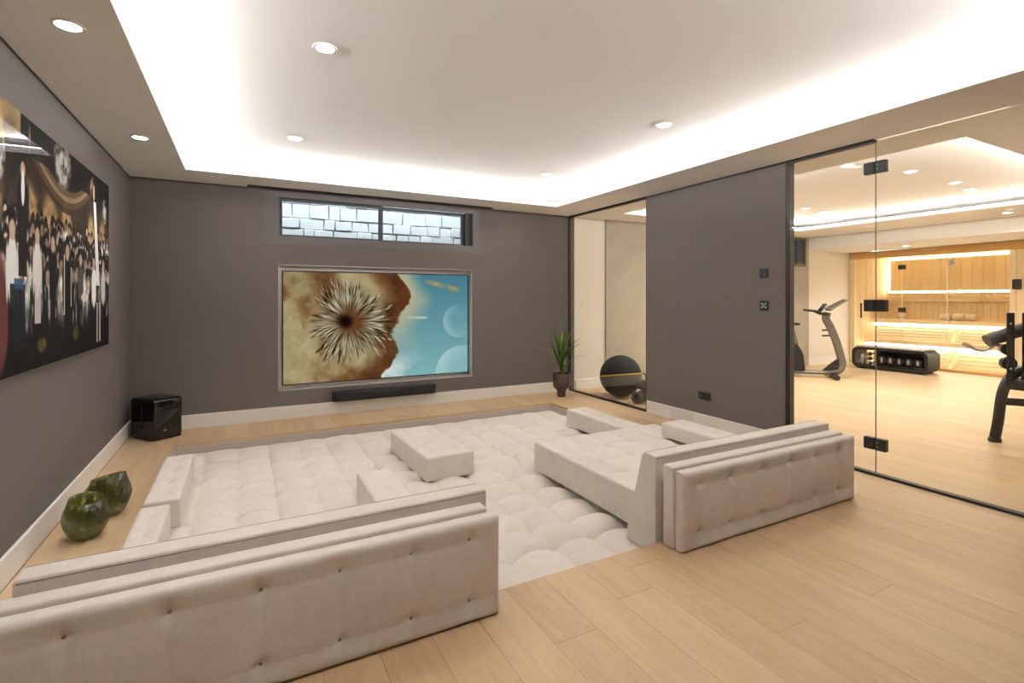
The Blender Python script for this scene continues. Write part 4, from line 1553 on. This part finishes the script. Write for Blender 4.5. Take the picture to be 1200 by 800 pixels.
# backlit upper panel, its light strips and the rail below
y = SYR + .02
while y < 6.06:
    w_ = min(.17, 6.08 - y)
    obj('light_panel_board', B((XI - .06, XI - .035, y + .001, y + w_ - .001, 1.52, 2.20), bev=.003, seg=1), M_sauna, sa)
    y += w_
obj('led_strip', B((XI - .055, XI - .03, SYR + .02, 6.12, 1.482, 1.512)), M_sled, sa)
obj('led_strip', B((XI - .055, XI - .03, 6.09, 6.115, 1.512, 2.20)), M_sled, sa)
obj('led_strip', B((XI - .055, XI - .03, SYR + .02, 6.12, 2.21, 2.235)), M_sled, sa)
obj('rail', B((XI - .10, XI - .025, SYR + .02, 6.12, 1.41, 1.475), bev=.006, seg=1), M_sauna_h, sa)
obj('rail', B((XI - .07, XI - .025, SYR + .02, 6.16, 1.29, 1.38), bev=.006, seg=1), M_sauna_h, sa)
# two stepped benches with sloping slatted fronts lit from behind
XB1, XB2 = 12.30, 11.98
k = 0
x = XB1
while x < XI - .05:
    obj('bench_slat', B((x, min(x + .088, XI - .01), SYR + .02, 6.16, .885, .912), bev=.004, seg=1), M_sauna_h, sa)
    x += .096
obj('bench_edge', B((XB1 - .03, XB1 + .005, SYR + .02, 6.16, .835, .912), bev=.005, seg=1), M_sauna_h, sa)
x = XB2
while x < XB1 - .06:
    obj('bench_slat', B((x, x + .088, SYR + .02, 6.16, .455, .48), bev=.004, seg=1), M_sauna_h, sa)
    x += .096
obj('bench_edge', B((XB2 - .03, XB2 + .005, SYR + .02, 6.16, .42, .50), bev=.005, seg=1), M_sauna_h, sa)


def slope(xt, zt, xb, zb, n, cuts):
    """Sloping row of horizontal slats between paired cross battens."""
    ys = [SYR + .03] + cuts + [6.14]
    L = math.hypot(xt - xb, zt - zb)
    ang = math.atan2(zt - zb, xt - xb)
    for a, b in zip(ys, ys[1:]):
        for i in range(n):
            t0, t1 = (i + .10) / n, (i + .90) / n
            p = [(xb + (xt - xb) * t, zb + (zt - zb) * t) for t in (t0, t1)]
            nx, nz = math.sin(ang) * .02, -math.cos(ang) * .02
            obj('sloping_slat', prism([p[0], p[1], (p[1][0] + nx, p[1][1] + nz), (p[0][0] + nx, p[0][1] + nz)], a + .10, b - .10, 'XZ'), M_sauna_h, sa)
    for c in cuts:
        for o in (-.065, .065):
            nx, nz = math.sin(ang) * .03, -math.cos(ang) * .03
            obj('batten', prism([(xb, zb), (xt, zt), (xt + nx, zt + nz), (xb + nx, zb + nz)], c + o - .028, c + o + .028, 'XZ'), M_sauna_h, sa)


slope(12.26, .74, 12.04, .52, 4, [4.66])
slope(12.00, .33, 11.76, .06, 4, [4.58])
obj('led_strip', B((12.27, 12.285, SYR + .04, 6.13, .77, .825)), M_sled, sa)
obj('led_strip', B((11.985, 12.0, SYR + .04, 6.13, .35, .41)), M_sled, sa)
# glass front with its door
door = obj('glass_door', B((XG + .004, XG + .012, 5.268, 6.125, .055, 2.18)), M_glass, sa)
obj('door_handle', B((XG - .035, XG - .015, 5.985, 6.015, .95, 1.26), bev=.004, seg=1), M_bikeb, door)
for zz in (1.977, 1.13):
    obj('hinge', B((XG - .006, XG + .022, 5.20, 5.33, zz - .045, zz + .045), bev=.003, seg=1), M_bikeb, door)
obj('glass_panel', B((XG + .004, XG + .012, 4.535, 5.262, .055, 2.18)), M_glass, sa)
obj('glass_panel', B((XG + .004, XG + .012, 3.662, 4.529, .055, 2.18)), M_glass, sa)
M_edge = mat('pale_glass_edge', (236, 226, 206), .2)
obj('glass_joint', B((XG + .002, XG + .016, 4.5285, 4.5355, .055, 2.18)), M_edge, sa)
obj('glass_joint', B((XG + .002, XG + .016, 5.262, 5.268, .055, 2.18)), M_edge, sa)
obj('glass_clamp', B((XG - .004, XG + .02, 4.42, 4.51, 1.98, 2.07), bev=.003, seg=1), M_chrome, sa)
ts = obj('sauna_control', B((XG - .045, XG - .021, 3.50, 3.62, 1.51, 1.68), bev=.012, seg=2), M_black, smooth='auto')
tag(ts, 'black control unit on the wooden boards right of the sauna glass', 'control')
obj('lamp_eye', B((XG - .047, XG - .0445, 3.545, 3.575, 1.535, 1.55)), M_bike, ts)
# bucket, ladle, rolled towels, hooks
bu = thing('sauna_bucket', 'wooden bucket on the left of the upper sauna bench', 'bucket', (12.55, 5.72, .912))
bm = lathe([(.075, .913), (.095, 1.08), (.085, 1.08), (.067, .925)], 12.55, 5.72, 20, close=True)
obj('pail', bm, M_sauna_h, bu, smooth='auto')
obj('pail_bottom', lathe([(.001, .915), (.07, .915), (.07, .928), (.001, .928)], 12.55, 5.72, 20), M_sauna_h, bu)
for zz in (.95, 1.04):
    obj('hoop', lathe([(.082 + (zz - .95) * .1, zz), (.086 + (zz - .95) * .1, zz), (.087 + (zz - .95) * .1, zz + .02), (.084 + (zz - .95) * .1, zz + .02)], 12.55, 5.72, 20, close=True), M_disc, bu)
la = obj('ladle', T([(12.55, 5.70, .98), (12.50, 5.86, 1.17)], r=.010, n=8), M_sauna_h)
tag(la, 'thin wooden ladle leaning in the sauna bucket', 'ladle')
M_towel = mat('cream_towel', (226, 206, 172), .95, var=.1, scale=60, bump=.3)
for k, (yy, lb) in enumerate(((4.92, 'rolled cream towel on the upper sauna bench, left of three'), (4.72, 'rolled cream towel on the upper sauna bench, middle of three'), (4.52, 'rolled cream towel on the upper sauna bench, right of three'))):
    tw = obj('rolled_towel', cyl((12.52, yy, .985), (.25, 1, 0), .072, .19, 20, bev=.02), M_towel, smooth='auto')
    tag(tw, lb, 'towel', 'rolled towels in the sauna')
for j, yc in enumerate((5.25, 4.50)):
    for k in range(3):
        yy = yc - k * .11
        hk = obj('coat_hook', T(smooth_path([(XI - .12, yy, 1.46), (XI - .135, yy, 1.40), (XI - .13, yy - .01, 1.34), (XI - .155, yy - .03, 1.31), (XI - .175, yy - .03, 1.35)], 4), r=.012, n=8), M_sauna_h, smooth=True)
        tag(hk, 'bent wooden hook on the sauna rail, %s of the %s three' % (('first', 'middle', 'last')[k], ('left', 'right')[j]), 'hook', 'hooks on the sauna rail')
